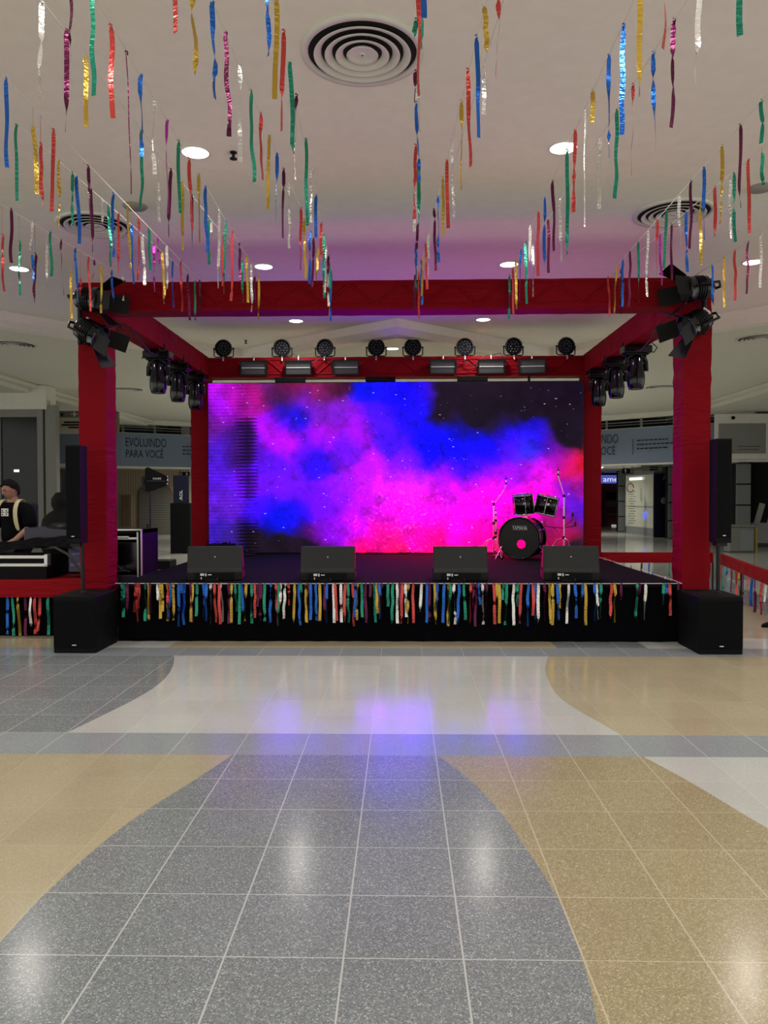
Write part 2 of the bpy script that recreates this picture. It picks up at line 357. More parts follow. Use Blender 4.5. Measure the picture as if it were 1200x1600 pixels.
# banners on the bulkhead
def bhy(x): return float(np.interp(x, [p[0] for p in bh], [p[1] for p in bh]))
def banner(x0, x1, label, tx, words2):
    t = thing('wall_banner', ((x0 + x1) / 2, bhy((x0 + x1) / 2), 3.14), label, 'banner', 'banners on the bulkhead')
    t.location = (0, 0, 0)
    xs = sorted([x0, x1] + [p[0] for p in bh if x0 < p[0] < x1])
    m = MB(); wallstrip(m, [(x, bhy(x)) for x in xs], 2.58, 3.70, .02, .03); m.build('sheet', G['banner'], t)
    ya, yb = bhy(tx), bhy(tx + 1.3); ax = Vector((1.3, yb - ya, 0)).normalized(); O = Vector((tx, ya - .045, 0))
    text('lettering', 'EVOLUINDO', G['bannertext'], t, O + Vector((0, 0, 3.25)), ax, (0, 0, 1), 1.36, .29, .004, -.010)
    text('lettering', 'PARA VOC\u00ca', G['bannertext'], t, O + Vector((0, 0, 2.88)), ax, (0, 0, 1), 1.26, .33, .004, -.010)
    q = MB(); yc, yd = bhy(tx + 1.62), bhy(tx + 2.62); a2 = Vector((1, yd - yc, 0)).normalized()
    for k in range(3):
        x = 0
        while x < [1.0, 1.2, 1.0][k]:
            w = rnd.uniform(.06, .15); p = Vector((tx + 1.62, yc - .05, 3.3 - k * .13)) + a2 * (x + w / 2)
            q.box(p, (w, .006, .035), Matrix.Rotation(math.atan2(a2.y, a2.x), 3, 'Z')); x += w + .03
    q.build('small_print', G['bannertext'], t)
    if words2:
        p = Vector((tx + 1.52, bhy(tx + 1.52) - .05, 3.1)); MB().box(p, (.012, .006, .5)).build('divider', G['bannertext'], t)
banner(-9.85, -5.2, 'blue-gray shopping centre banner left of the screen, above the wood wall', -9.27, False)
banner(4.6, 9.5, 'blue-gray shopping centre banner right of the screen, above the bright shop window', 5.93, True)
banner2 = tag(MB().bb(-11.6, -10.1, 23.9, 23.96, 2.6, 3.65).build('wall_banner', G['banner']), 'plain blue-gray banner behind the hanging sign on the left', 'banner')
# ---- left storefront
t = thing('storefront', (-10.2, 17.8, 0), 'dark closed shop window with gray frame at far left', 'storefront')
MB().bb(-2.9, 1.62, .0, .06, .35, 3.5).build('glass', G['glassdark'], t)
m = MB()
for x in (-2.9, -.4, .75): m.bb(x - .03, x + .03, -.05, .1, .3, 3.5)
m.bb(-3, 1.7, -.06, .12, 3.42, 3.62); m.bb(-3, 1.7, -.06, .12, 0, .32); m.bb(1.66, 1.80, -.08, .12, 0, 3.62); m.build('frame', G['frame'], t, bevel=.01)
MB().bb(-3, .9, .9, 1.0, 1.0, 1.9).build('counter', G['brown'], t)
MB().bb(1.10, 1.22, -.07, -.05, 2.13, 2.19).build('lit_label', mat('small_white_light', (.8, .8, .8), .5, emit=(1, 1, 1), estr=.9), t)
MB().bb(-3, 1.6, .7, .75, 2.2, 2.55).build('shelf_panel', G['black'], t)
struct(MB().bb(-14, -8.3, 17.7, 18.2, 3.6, 4.16).build('wall_storefront_left', G['ceil2']))
struct(MB().bb(-8.36, -8.10, 17.75, 17.95, 0, 3.7).build('trim_pillar_left', G['frame'], bevel=.01))
# wooden wall, arches, shutter below the left bulkhead
struct(MB().bb(-13.5, -8.6, 30.8, 31.1, 0, 2.68).build('wall_wood', G['wood']))
def arch(x, w, h, label):
    t = thing('shutter_door', (x, 30.8, 0), label, 'door', 'arched shutters in the wooden wall')
    pts = [(-w / 2, 0)] + [(w / 2, 0)]; R = .35
    for k in range(7): a = k / 6 * PI / 2; pts.append((w / 2 - R + R * math.cos(a), h - R + R * math.sin(a)))
    for k in range(7): a = PI / 2 + k / 6 * PI / 2; pts.append((-w / 2 + R + R * math.cos(a), h - R + R * math.sin(a)))
    MB().prism(pts, (0, -.04, 0), (1, 0, 0), (0, 0, 1), (0, 1, 0), .04).build('surround', G['brown'], t)
    MB().prism([(a * .9, b * .97) for a, b in pts], (0, -.07, 0), (1, 0, 0), (0, 0, 1), (0, 1, 0), .03).build('shutter', G['shutter'], t)
arch(-10.0, 1.45, 1.98, 'arched roller shutter in the wooden wall behind the antenna')
arch(-12.6, 1.6, 2.2, 'arched roller shutter in the wooden wall beside the left column speaker')
tag(MB().bb(-11.35, -11.0, 30.7, 30.8, .35, 1.6).build('wall_panel', G['brown'], bevel=.01), 'narrow brown board on the wooden wall left of the arch', 'panel')
struct(MB().bb(-8.6, -7.9, 33, 33.3, 0, 2.68).build('wall_passage_left', G['trim']))
# hanging sign
t = thing('hanging_sign', (-9.15, 20, 0), 'beige hanging direction sign with two rods, partly behind the left post', 'sign')
MB().bb(-.02, 1.5, 0, .08, 3.22, 3.82).build('board', G['beige'], t, bevel=.005)
MB().bb(0, 1.48, -.012, 0, 3.64, 3.81).build('header', G['bin'], t)
MB().bb(-.2, -.02, -.03, .12, 3.24, 3.8).build('end_panel', G['brown'], t)
MB().bb(1.5, 1.68, -.03, .12, 3.2, 3.8).build('end_panel', G['brown'], t)
m = MB(); m.tube([(0.02, .04, 3.82), (.02, .04, 4.17)], .012); m.tube([(1.45, .04, 3.82), (1.45, .04, 4.17)], .012); m.build('rod', G['metal'], t)
m = MB()
for k, w in enumerate((.5, .62, .26)):
    m.bb(.5 - w / 2, .5 + w / 2, -.02, -.005, 3.5 - k * .07, 3.535 - k * .07)
m.bb(.17, .23, -.02, -.005, 3.69, 3.75); m.build('lettering', G['black'], t)
m = MB(); m.bb(.44, .62, -.02, -.01, 3.72, 3.735); m.bb(.515, .545, -.02, -.01, 3.67, 3.79); m.build('symbol', G['whiteprint'], t)
# exit-style direction signs
def dirsign(x, y, z, label, flip):
    t = thing('direction_sign', (x, y, z), label, 'sign', 'black overhead arrow signs')
    MB().bb(-.2, .2, -.03, .03, -.09, .09).build('board', G['black'], t)
    s = -1 if flip else 1
    m = MB(); m.prism([(-.012, -.06), (.012, -.06), (.012, .02), (.05, .02), (0, .065), (-.05, .02), (-.012, .02)], (s * .09, -.034, 0), (1, 0, 0), (0, 0, 1), (0, 1, 0), .003)
    m.build('arrow', G['whiteprint'], t); MB().bb(-s * .13 - .05, -s * .13 + .05, -.034, -.03, -.07, .07).build('pictogram', G['bin'], t)
    m = MB(); m.tube([(-.15, 0, .09), (-.15, 0, 2.66 - z)], .008, 6); m.tube([(.15, 0, .09), (.15, 0, 2.66 - z)], .008, 6); m.build('hanger', G['dmetal'], t)
dirsign(-8.16, 28.6, 2.38, 'black overhead arrow sign near the navy totem', False)
dirsign(8.17, 27.6, 2.42, 'black overhead arrow sign right of the screen', True)
# navy totem
t = thing('totem_banner', (-6.0, 20.6, 0), 'tall navy and black totem with vertical white letters, left of the screen', 'banner')
MB().bb(-.17, .22, -.1, .1, 1.35, 2.12).build('upper_panel', G['navy'], t, bevel=.01)
MB().bb(-.24, .3, -.14, .14, 0, 1.37).build('lower_panel', G['black'], t, bevel=.01)
text('lettering', '.ROL', G['whiteprint'], t, (.09, -.105, 1.44), (0, 0, 1), (-1, 0, 0), .28, .08, .002)
tag(MB().bb(-6.55, -6.2, 17.6, 17.9, 0, .24).build('cardboard_box', G['cardboard'], bevel=.005), 'small open cardboard box on the floor behind the flight rack', 'box')
tag(MB().bb(-5.6, -4.9, 16, 16.5, 0, .18).build('floor_plinth', G['black'], bevel=.01), 'low black slab on the floor behind the left monitor', 'plinth')
# passage lights
def downlight(x, y, z, label, r=.105, emit=True, P=None):
    t = thing('ceiling_light', (x, y, z), label, 'light', 'round recessed ceiling lights')
    MB().lathe([(r * 1.12, 0), (r * 1.14, -.008), (r * 1.0, -.010), (r * .98, -.004)], 32).build('trim_ring', G['trim'], t)
    MB().lathe([(.0001, -.004), (r, -.005)], 32).build('lamp_face', G['lamp'] if emit else G['lampoff'], t)
    if P:
        l = bpy.data.lights.new('downlight', 'AREA'); l.shape = 'DISK'; l.size = r * 1.8; l.energy = P; l.color = (1, .95, .86); l.spread = 2.6
        lo = bpy.data.objects.new('downlight_lamp', l); COL.objects.link(lo); lo.location = (0, 0, -.014); lo.parent = t
for y, row in ((-3, 'in the second row behind the viewer'), (0, 'in the row right above the viewer'), (3.05, 'over the foreground'), (6.05, 'in the nearest visible row'), (9.05, 'above the front beam'), (11.85, 'seen through the truss opening')):
    for x, cn in ((-4.55, 'far left'), (-1.62, 'inner left'), (1.28, 'inner right'), (4.12, 'far right')):
        if y == 11.85 and abs(x) > 4: continue
        if y in (6.05,) and abs(x) > 4: pass
        downlight(x, y, ZC, 'lit round recessed ceiling light, ' + cn + ' ' + row, P=LAMP_W)
downlight(-.14, 13.6, ZB, 'lit round ceiling light behind the upper PAR lamps, centre of the opening', P=LAMP_BACK)
for x, y in ((-4.4, 19.2), (4.2, 19.2), (-.1, 20.5), (-4.6, 22.4), (4.4, 22.4)):  # extra lamps added out of sight to brighten the far hall
    downlight(x, y, ZB, 'added round ceiling light hidden behind the screen, %s %s' % ('left' if x < -1 else ('right' if x > 1 else 'middle'), 'nearer' if y < 21 else 'farther'), P=LAMP_BACK)
for x, y in ((-4.4, 31), (0, 31), (4.4, 31)):  # unseen lamps added to light the passage
    downlight(x, y, 2.63, 'added round passage ceiling light hidden behind the screen, %s' % ('left' if x < -1 else ('right' if x > 1 else 'middle')), P=60)
downlight(-7.75, 29.3, 2.63, 'lit round ceiling light in the passage above the navy totem', .14, P=50)
downlight(7.9, 30.5, 2.63, 'lit round ceiling light in the passage right of the screen', .14, P=50)
for x, y, n in ((-2.49, 7.15, 'left'), (3.2, 6.88, 'right')):
    tag(MB().lathe([(.0001, -.02), (.10, -.018), (.115, 0)], 32).build('ceiling_speaker', G['lampoff'], loc=(x, y, ZC)), 'gray round unlit disc on the ceiling, %s side' % n, 'ceiling speaker')
for x, y, z in ((-1.32, 6.06, ZC), (-4.5, 13.6, ZB), (-2.7, 13.3, ZC), (5.9, 15.5, ZB)):
    m = MB(); m.tube([(0, 0, 0), (0, 0, -.05)], .012); m.lathe([(.03, -.05), (.03, -.055), (.0001, -.056)], 12); m.lathe([(.028, 0), (.028, -.008), (.012, -.01)], 12)
    tag(m.build('sprinkler', G['dmetal'], loc=(x, y, z)), 'tiny dark sprinkler head on the ceiling at x %s' % {-1.32: 'beside the inner left light', -4.5: 'behind the left post', -2.7: 'seen through the truss', 5.9: 'right of the right post'}[x] if 0 else {-1.32: 'tiny sprinkler head on the ceiling beside the inner left light', -4.5: 'tiny sprinkler head on the ceiling right of the left post', -2.7: 'tiny sprinkler head seen through the truss opening', 5.9: 'tiny sprinkler head on the ceiling right of the right post'}[x], 'sprinkler')
# round air diffusers
def diffuser(x, y, z, label, s=1.):
    t = thing('air_diffuser', (x, y, z), label, 'air vent', 'round slotted ceiling air diffusers')
    MB().lathe([(.375 * s, 0), (.378 * s, -.012), (.335 * s, -.016), (.333 * s, .0)], 64).build('rim', G['trim'], t)
    MB().lathe([(.0001, -.003), (.333 * s, -.003)], 48).build('duct_opening', G['duct'], t)
    for i, r in enumerate((.295, .228, .162, .095)):
        r0 = r * s; r1 = (r - .043) * s
        if i < 3: p = [(r0, -.022), (r1 + .012 * s, -.010), (r1, .006), (r1 - .004, .004), (r1 + .006 * s, -.015), (r0 - .004, -.028), (r0 + .004, -.028)]
        else: p = [(.0001, -.014), (.06 * s, -.014), (.075 * s, -.02), (r0, -.028), (r0 + .003, -.023), (.08 * s, -.005)]
        MB().lathe(p, 64, closed=(i < 3)).build('ring', G['trim'], t)
    MB().lathe([(.0001, -.02), (.02 * s, -.02), (.022 * s, -.014)], 16).build('hub', G['trim'], t)
    MB().lathe([(.0001, -.0215), (.006, -.0215), (.006, -.015)], 8).build('screw', G['black'], t)
diffuser(-.23, 4.73, ZC, 'large round slotted air vent at top centre of the ceiling')
diffuser(-3.06, 7.64, ZC, 'round slotted air vent on the left ceiling behind streamers')
diffuser(2.64, 7.47, ZC, 'round slotted air vent on the right ceiling behind streamers')
diffuser(-6.65, 13.0, ZB, 'round air vent at the left edge beyond the fascia')
diffuser(6.0, 12.9, ZB, 'round air vent at the right edge beyond the fascia')
diffuser(-6.65, 18.5, ZB, 'round air vent far back between the left posts')
diffuser(6.28, 18.6, ZB, 'round air vent far back between the right posts')
# ---- right background
m = MB(); m.bb(10.4, 13.7, 23.6, 23.9, 2.5, 4.17); m.bb(10.0, 10.42, 22.6, 23.9, 2.52, 4.17); struct(m.build('wall_sign_right', G['trim']))
t = thing('wall_sign', (9.95, 22.3, 0), 'pale framed poster panel right of the right post', 'sign')
MB().bb(-.85, .85, -.02, .05, 2.6, 3.9).build('frame', G['trim'], t, bevel=.01)
MB().bb(-.75, .6, -.04, -.02, 2.75, 3.62).build('poster', G['frame'], t)
m = MB(); m.bb(-.2, .45, -.046, -.04, 2.95, 2.965); m.bb(-.2, .4, -.046, -.04, 2.86, 2.875); m.build('small_print', G['bannertext'], t)
MB().lathe([(.0001, 0), (.05, 0), (.05, .03)], 16, O=(-.35, -.05, 3.78), R=Matrix.Rotation(PI / 2, 3, 'X')).build('camera_dome', G['black'], t)
def pier(x0, x1, y, h, label, n=4, dy=0):
    t = thing('tiled_pier', ((x0 + x1) / 2, y, 0), label, 'pier', 'gray panel clad piers'); w = (x1 - x0)
    MB().bb(-w / 2 + .02, w / 2 - .02, .03, .4, 0, h).build('core', G['black'], t)
    for k in range(n): MB().bb(-w / 2, w / 2, 0, .06, h / n * k + .02, h / n * (k + 1) - .02).build('cladding_panel', G['pier'], t, bevel=.005)
pier(10.0, 10.42, 22.9, 2.5, 'gray panel clad pier behind the litter bin', 4)
t = thing('storefront', (11.6, 22.4, 0), 'dark glazed shop front at the far right edge', 'storefront')
R = Matrix.Rotation(-.6, 3, 'Z')
MB().box((0, 0, 2.35), (2.6, .05, 3.3), R).build('glass', G['glassdark'], t)
m = MB()
for a in (-1.3, 0, 1.3): m.box(R @ Vector((a, -.05, 2.1)), (.08, .1, 4.15), R)
for z in (.55, 2.55, 3.2, 4.1): m.box(R @ Vector((0, -.05, z)), (2.6, .1, .06), R)
m.build('frame', G['black'], t)
m = MB(); m.box(R @ Vector((0, -.04, .42)), (2.6, .14, .6), R); m.build('sill', G['pier'], t)
for k in range(3): MB().box(R @ Vector((-1.05 + k * .35, -.04, 1.0)), (.16, .03, .62), R @ Matrix.Rotation(.25, 3, 'Y')).build('display_board', G['frame'], t)
t = thing('litter_bin', (9.2, 20.9, 0), 'gray litter bin beside the right column speaker', 'litter bin')
MB().bb(-.33, .33, -.2, .2, .02, .68).build('body', G['bin'], t, bevel=.02)
MB().bb(-.06, .30, -.215, -.2, .05, .6).build('door', G['pier'], t, bevel=.005)
MB().bb(-.35, .35, -.22, .22, .68, .74).build('lid', G['bin'], t, bevel=.02)
tag(MB().tube([(9.66, 20.9, 0), (9.66, 20.9, .66)], .04, 12).build('bollard', G['yellow']), 'yellow post standing beside the gray litter bin', 'bollard')
# dim shop interior behind pier at right
m = MB(); m.bb(11.0, 13.6, 30.2, 30.3, 0, 2.6); struct(m.build('wall_shop_right', G['black']))
t = thing('shop_display', (10.4, 28.5, 0), 'bright monitors glowing in the dark shop behind the right column speaker', 'display')
ge = mat('monitor_glow', (.2, .3, .35), .5, emit=(.55, .8, .9), estr=.8)
for x, z, w, h in ((1.9, 1.75, .35, .3), (1.9, 1.35, .3, .35), (2.05, 1.0, .3, .25), (1.7, .95, .15, .12)): MB().bb(x - w / 2, x + w / 2, 0, .05, z, z + h).build('screen', ge, t)
MB().bb(1.2, 2.6, .05, .4, .0, .95).bb(1.6, 2.3, .06, .1, .95, 2.1).build('counter', G['black'], t)
# bright shop with glass front (oblique)
def obl(name, x0, x1, ya, yb, z0, z1, m, parent=None, th=.1):
    q = MB(); q.add([(x0, ya, z0), (x1, yb, z0), (x1, yb + th, z0), (x0, ya + th, z0), (x0, ya, z1), (x1, yb, z1), (x1, yb + th, z1), (x0, ya + th, z1)], [(0, 3, 2, 1), (4, 5, 6, 7), (0, 1, 5, 4), (1, 2, 6, 5), (2, 3, 7, 6), (3, 0, 4, 7)])
    return q.build(name, m, parent)
t = thing('bright_shop', (0, 0, 0), 'lit shop window with white lamp and blue sign, right of the screen', 'storefront')
Ya, Yb = 31.5, 29.0
xa, xb = 9.270, 9.559
obl('glass', xa, xb, Ya, Yb, .28, 2.35, mat('bright_shop_glass', (.30, .31, .25), .1, emit=(.30, .31, .24), estr=.22, vary=.25, vscale=1.3), t)
obl('header', xa, xb, Ya - .05, Yb - .05, 2.35, 2.56, G['bin'], t); obl('plinth', xa, xb, Ya - .05, Yb - .05, 0, .3, G['pier'], t)
obl('lamp_strip', 9.284, 9.407, Ya - .4, 29.9, 2.16, 2.26, mat('shop_lamp', (1, 1, 1), .5, emit=(1, 1, .9), estr=1.2), t, .05)
for x, Y in ((9.416, 30.429), (9.482, 29.833), (9.562, 29.298)):
    obl('mullion', x - .013, x + .013, Y - .06, Y - .06, .3, 2.3, G['pier'], t, .04)
obl('rail', xa, xb, Ya - .07, Yb - .07, 1.08, 1.14, G['frame'], t, .04)
bs = mat('blue_neon', (.05, .06, .5), .5, emit=(.08, .10, 1), estr=1.6)
q = MB(); Y = 29.9; xs = 9.428; q.tube([(xs, Y - .25, .62), (xs + .06, Y - .25, .95), (xs + .2, Y - .25, .98)], .035, 8); q.tube([(xs - .08, Y - .25, .82), (xs + .2, Y - .25, .84)], .03, 8); q.build('blue_sign', bs, t)
ring = MB(); rp = [(9.04 + .13 * math.cos(a * .35), 30.2, 1.85 + .17 * math.sin(a * .35)) for a in range(18)]; ring.tube(rp, .02, 6); ring.build('red_logo', mat('red_print', (.3, .04, .03), .6), t)
q = MB()
for k in range(14): q.bb(8.88 + (k % 3) * .03, 9.12 + (k % 2) * .05, 29.9, 29.95, .45 + k * .095, .47 + k * .095)
q.build('shelf_goods', G['bin'], t)
pier(9.265, 9.553, 32.6, 2.6, 'gray panel clad pier between the red shop and the bright shop', 4)
pier(9.561, 9.976, 27.4, 2.58, 'gray panel clad pier just left of the right post', 4)
t = thing('navy_panel', (9.568, 28.2, 0), 'tall navy poster panel with a dark face print between shop and pier', 'panel')
MB().bb(-.26, .26, 0, .08, 0, 2.35).build('board', G['navy'], t); text('lettering', 'A', G['pier'], t, (.05, -.004, 2.1), (1, 0, 0), (0, 0, 1), .16, .18, .002)
MB().lathe([(.0001, .02), (.1, .015), (.13, 0)], 20, O=(.12, 0, 1.35), R=Matrix.Rotation(PI / 2, 3, 'X')).build('print', G['pier'], t)
t = thing('small_sign', (9.088, 28, 2.55), 'small pale hanging sign with dark lettering above the navy panel', 'sign')
MB().bb(-.3, .45, 0, .06, -.12, .1).build('board', G['frame'], t); m = MB(); m.bb(0, .3, -.006, 0, .0, .04); m.bb(0, .3, -.006, 0, -.09, -.04); m.build('lettering', G['black'], t)
# red shop at the far end
t = thing('red_shop', (10.789, 39, 0), 'red shop front with white lettering on a blue lit sign', 'storefront')
MB().bb(-.75, .6, 0, .1, 0, 2.15).build('wall', mat('dark_red_wall', (.10, .012, .012), .6), t)
MB().bb(-.35, .5, -.12, 0, 1.35, 1.75).build('window', G['glassdark'], t)
q = MB()
for z in (1.2, 1.1, 1.0, .55): q.bb(-.4, .5, -.2, -.1, z, z + .045)
q.build('shelf', G['frame'], t)
MB().bb(-.6, .5, -.15, 0, 2.17, 2.58).build('sign_board', mat('blue_lit_sign', (.05, .07, .3), .5, emit=(.08, .10, .45), estr=.9), t)
text('lettering', 'ameri', mat('lit_letters', (.8, .8, .9), .5, emit=(.8, .85, 1), estr=.9), t, (-.52, -.16, 2.25), (1, 0, 0), (0, 0, 1), 1.0, .24, .004)
MB().bb(-.1, .35, -.2, -.15, .02, .06).build('floor_lamp_strip', mat('warm_strip', (.8, .8, .7), .5, emit=(1, 1, .9), estr=.6), t)
struct(MB().bb(4, 8.4, 36, 36.2, 0, 2.7).build('wall_passage_right', G['trim']))
struct(MB().bb(10.3, 13.6, 30.8, 31, 0, 2.7).build('wall_passage_end', G['pier']))
# ================================================================ STAGE
SX0, SX1, SY0, SY1, SZ = -3.03, 2.93, 8.02, 12.30, .62
t = thing('stage', (0, 0, 0), 'low black stage with dark carpet top and black skirt', 'stage')
MB().bb(SX0, SX1, SY0, SY1, SZ - .04, SZ).build('deck_carpet', G['carpet'], t, bevel=.008)
m = MB(); N = 150
vs = []
for z in (0.005, .3, SZ - .035):
    for i in range(N + 1):
        x = SX0 + .01 + (SX1 - SX0 - .02) * i / N; vs.append((x, SY0 + .02 + .006 * math.sin(i * .9) * (1.3 - z), z))
m.add(vs, [(r * (N + 1) + i, r * (N + 1) + i + 1, (r + 1) * (N + 1) + i + 1, (r + 1) * (N + 1) + i) for r in range(2) for i in range(N)], True)
for x in (SX0 + .01, SX1 - .01): m.add([(x, SY0 + .02, 0.005), (x, SY1, 0.005), (x, SY1, SZ - .035), (x, SY0 + .02, SZ - .035)], [(0, 1, 2, 3)])
m.build('skirt', G['cloth'], t)
# ---- LED wall
t = thing('led_screen', (0, 0, 0), 'huge LED screen glowing with blue, violet and magenta cloud of powder', 'screen')
LX0, LX1, LY, LZ0, LZ1 = -3.085, 2.905, 12.17, .64, 3.355
MB().bb(LX0 - .01, LX1 + .01, LY + .01, LY + .12, LZ0 - .015, LZ1 + .01).build('cabinet', G['black'], t)
PTS = """335,605,190,30,230 370,605,190,20,200 395,610,170,20,110 345,640,160,20,230 380,625,170,20,170 335,670,110,30,150 375,690,60,20,110 345,700,70,30,200 335,740,90,30,230 350,790,100,40,220 335,830,60,40,190 360,850,50,40,130
430,600,110,40,130 440,615,60,30,60 455,600,110,10,20 480,600,140,20,40 500,605,140,40,120 470,620,110,30,200 450,645,20,20,220 460,655,20,10,230 430,665,170,10,240 445,690,190,10,240 420,720,90,20,240 440,760,110,20,250 400,760,110,20,240 410,800,60,10,240 430,815,0,20,240 450,820,0,30,240 470,815,40,10,240 400,850,30,30,35 430,855,25,25,30 470,848,30,25,40
520,610,60,20,30 525,640,130,40,220 500,650,120,40,210 540,650,120,30,220 555,665,170,15,240 500,680,180,10,240 480,700,100,10,240 500,720,40,10,240 540,710,110,20,240 580,610,0,20,230 600,605,30,20,240 590,650,70,20,240 620,610,10,0,250 660,610,10,0,250 675,612,90,15,230 640,660,30,10,250 610,690,70,20,250 640,720,90,20,250 570,730,190,20,240 600,760,220,30,240 640,760,230,40,240 670,700,0,0,255 700,700,0,0,255 720,680,0,10,240 740,690,10,10,235 760,700,0,0,250 800,680,20,10,225 840,660,20,10,200 850,690,40,20,230 820,705,40,70,230 800,700,90,10,240 870,700,90,20,160 880,720,200,10,200 900,730,220,20,50 905,720,190,20,20 890,690,50,30,40
700,630,30,30,38 700,605,30,30,38 740,620,35,35,48 740,600,35,35,48 800,620,28,28,32 800,600,28,28,32 860,640,25,25,28 900,650,28,26,30 690,648,30,30,40 730,652,20,15,60 725,665,20,20,40 690,620,30,30,38 687,640,25,25,50 760,650,30,30,40 790,645,28,28,36 880,670,28,28,32 905,690,35,30,32 905,610,30,27,33 850,610,26,26,30
700,740,150,10,250 740,730,60,10,250 700,770,230,10,240 760,760,240,0,240 800,740,170,10,240 850,740,230,10,230 860,780,255,0,220 890,780,100,20,240 905,760,170,20,150 900,810,90,30,220 890,840,150,10,30 905,845,40,40,45 880,825,180,20,120
620,800,255,10,230 560,790,190,10,240 530,770,140,20,240 500,790,110,10,245 520,830,130,10,230 550,830,210,0,240 590,840,250,0,190 570,860,255,0,120 610,860,240,20,110 660,840,255,0,200 700,820,255,0,225 740,840,255,0,200 680,860,255,0,130 760,860,255,0,140 740,790,255,0,230 780,860,255,0,140 490,850,90,15,120 640,780,245,40,240 630,740,150,20,245 590,800,230,10,235 660,800,245,10,235 780,790,255,0,230 820,790,255,0,225 660,640,20,5,250 668,670,10,5,250 720,710,10,5,250 760,725,90,10,245"""
cp = np.array([[float(q) for q in s.split(',')] for s in PTS.split()])
lin = lambda c: np.where(c <= .04045, c / 12.92, ((c + .055) / 1.055) ** 2.4)
CU, CV = (cp[:, 0] - 325) / 586, (cp[:, 1] - 598) / 268
CC = cp[:, 2:5] / 255
NX, NZ = 480, 330
U, V = np.meshgrid(np.linspace(0, 1, NX + 1), np.linspace(0, 1, NZ + 1))
rs = np.random.RandomState(3)
def vnoise(u, v, s, seed):
    g = np.random.RandomState(seed).rand(260, 260); x = u * s * 2.19 + 3; y = v * s + 3
    xi = x.astype(int) % 259; yi = y.astype(int) % 259; fx = x - np.floor(x); fy = y - np.floor(y); fx = fx * fx * (3 - 2 * fx); fy = fy * fy * (3 - 2 * fy)
    return (g[yi, xi] * (1 - fx) + g[yi, xi + 1] * fx) * (1 - fy) + (g[yi + 1, xi] * (1 - fx) + g[yi + 1, xi + 1] * fx) * fy - .5
def fbm(u, v, s, seed, o=5): return sum(vnoise(u, v, s * 2 ** k, seed + k) / 1.7 ** k for k in range(o))
WU = U + .022 * fbm(U, V, 7, 10); WV = V + .05 * fbm(U, V, 7, 40)
num = np.zeros(U.shape + (3,)); den = np.zeros(U.shape)
for a, b, cc in zip(CU, CV, CC):
    d2 = ((WU - a) * 2.19) ** 2 + (WV - b) ** 2; w = np.exp(-d2 / (2 * .052 ** 2)) + 1e-5 / (d2 + .01); num += w[..., None] * cc; den += w
C3 = lin(num / den[..., None])
from_poly = [(.612, -.1), (.605, .12), (.592, .20), (.60, .25), (.632, .235), (.655, .17), (.685, .25), (.72, .285), (.75, .235), (.79, .19), (.84, .21), (.885, .215), (.915, .27), (.95, .37), (1.005, .43), (1.2, .43), (1.2, -.1)]
def inside(u, v, poly):
    c = np.zeros(u.shape, bool)
    for (x1, y1), (x2, y2) in zip(poly, poly[1:] + poly[:1]):
        k = ((y1 > v) != (y2 > v)); xx = (x2 - x1) * (v - y1) / ((y2 - y1) if y2 != y1 else 1e-9) + x1; c ^= k & (u < xx)
    return c.astype(float)
def soft(mask, n):
    for _ in range(n): mask = (mask + np.roll(mask, 1, 0) + np.roll(mask, -1, 0) + np.roll(mask, 1, 1) + np.roll(mask, -1, 1)) / 5
    return mask
MU = U + .022 * fbm(U, V, 14, 200); MV = V + .05 * fbm(U, V, 14, 240)
dark = soft(inside(MU, MV, from_poly), 14)[..., None]; C3 = C3 * (1 - dark) + dark * np.array([.005, .0045, .008]) * (1.6 - V)[..., None]
low = soft(inside(MU, MV, [(.12, 1.2), (.12, .90), (.2, .885), (.27, .93), (.32, 1.0), (.34, 1.2)]), 14)[..., None]; C3 = C3 * (1 - low) + low * np.array([.010, .010, .014])
cor = soft(inside(MU, MV, [(.93, 1.2), (.955, .93), (1.2, .82), (1.2, 1.2)]), 14)[..., None]; C3 = C3 * (1 - cor) + cor * np.array([.018, .016, .020])
lum = 1 + .5 * fbm(U, V, 16, 70, 4) + .25 * vnoise(U, V, 110, 90)
C3 = C3 * np.clip(lum, .3, 2)[..., None]
# white-hot powder in the middle bottom
hot = np.exp(-(((U - .5) * 2.19) ** 2 + (V - .78) ** 2) / .06) * np.clip(vnoise(U, V, 95, 120) * 1.5 - .28, 0, 1)
C3 += hot[..., None] * np.array([.5, .18, .45])
# moire stripes painted into the picture's colour, left side
moire_mask = np.clip(1 - np.abs((U - .105) / .045), 0, 1) * (V < 2)
per = np.abs(((V * 50) % 1) - .5) * 2
cut = np.clip((moire_mask * 1.1 - per) * 3, 0, 1) * np.clip((U < .135) * 1., 0, 1) * np.where((V > .68) & (V < .82), .3, 1) * np.where(V < .2, .35, 1)
C3 = C3 * (1 - .8 * cut)[..., None]
per2 = np.abs(((V * 50 + .3) % 1) - .5) * 2
C3 = C3 * (1 - .25 * (U < .11) * (per2 > .6))[..., None]
C3 = C3 * np.array([1, .45, 1]); C3 = C3 * (1 + np.array([6.5, 0, 3.2]) * np.clip((C3 - .78) / .22, 0, 1))
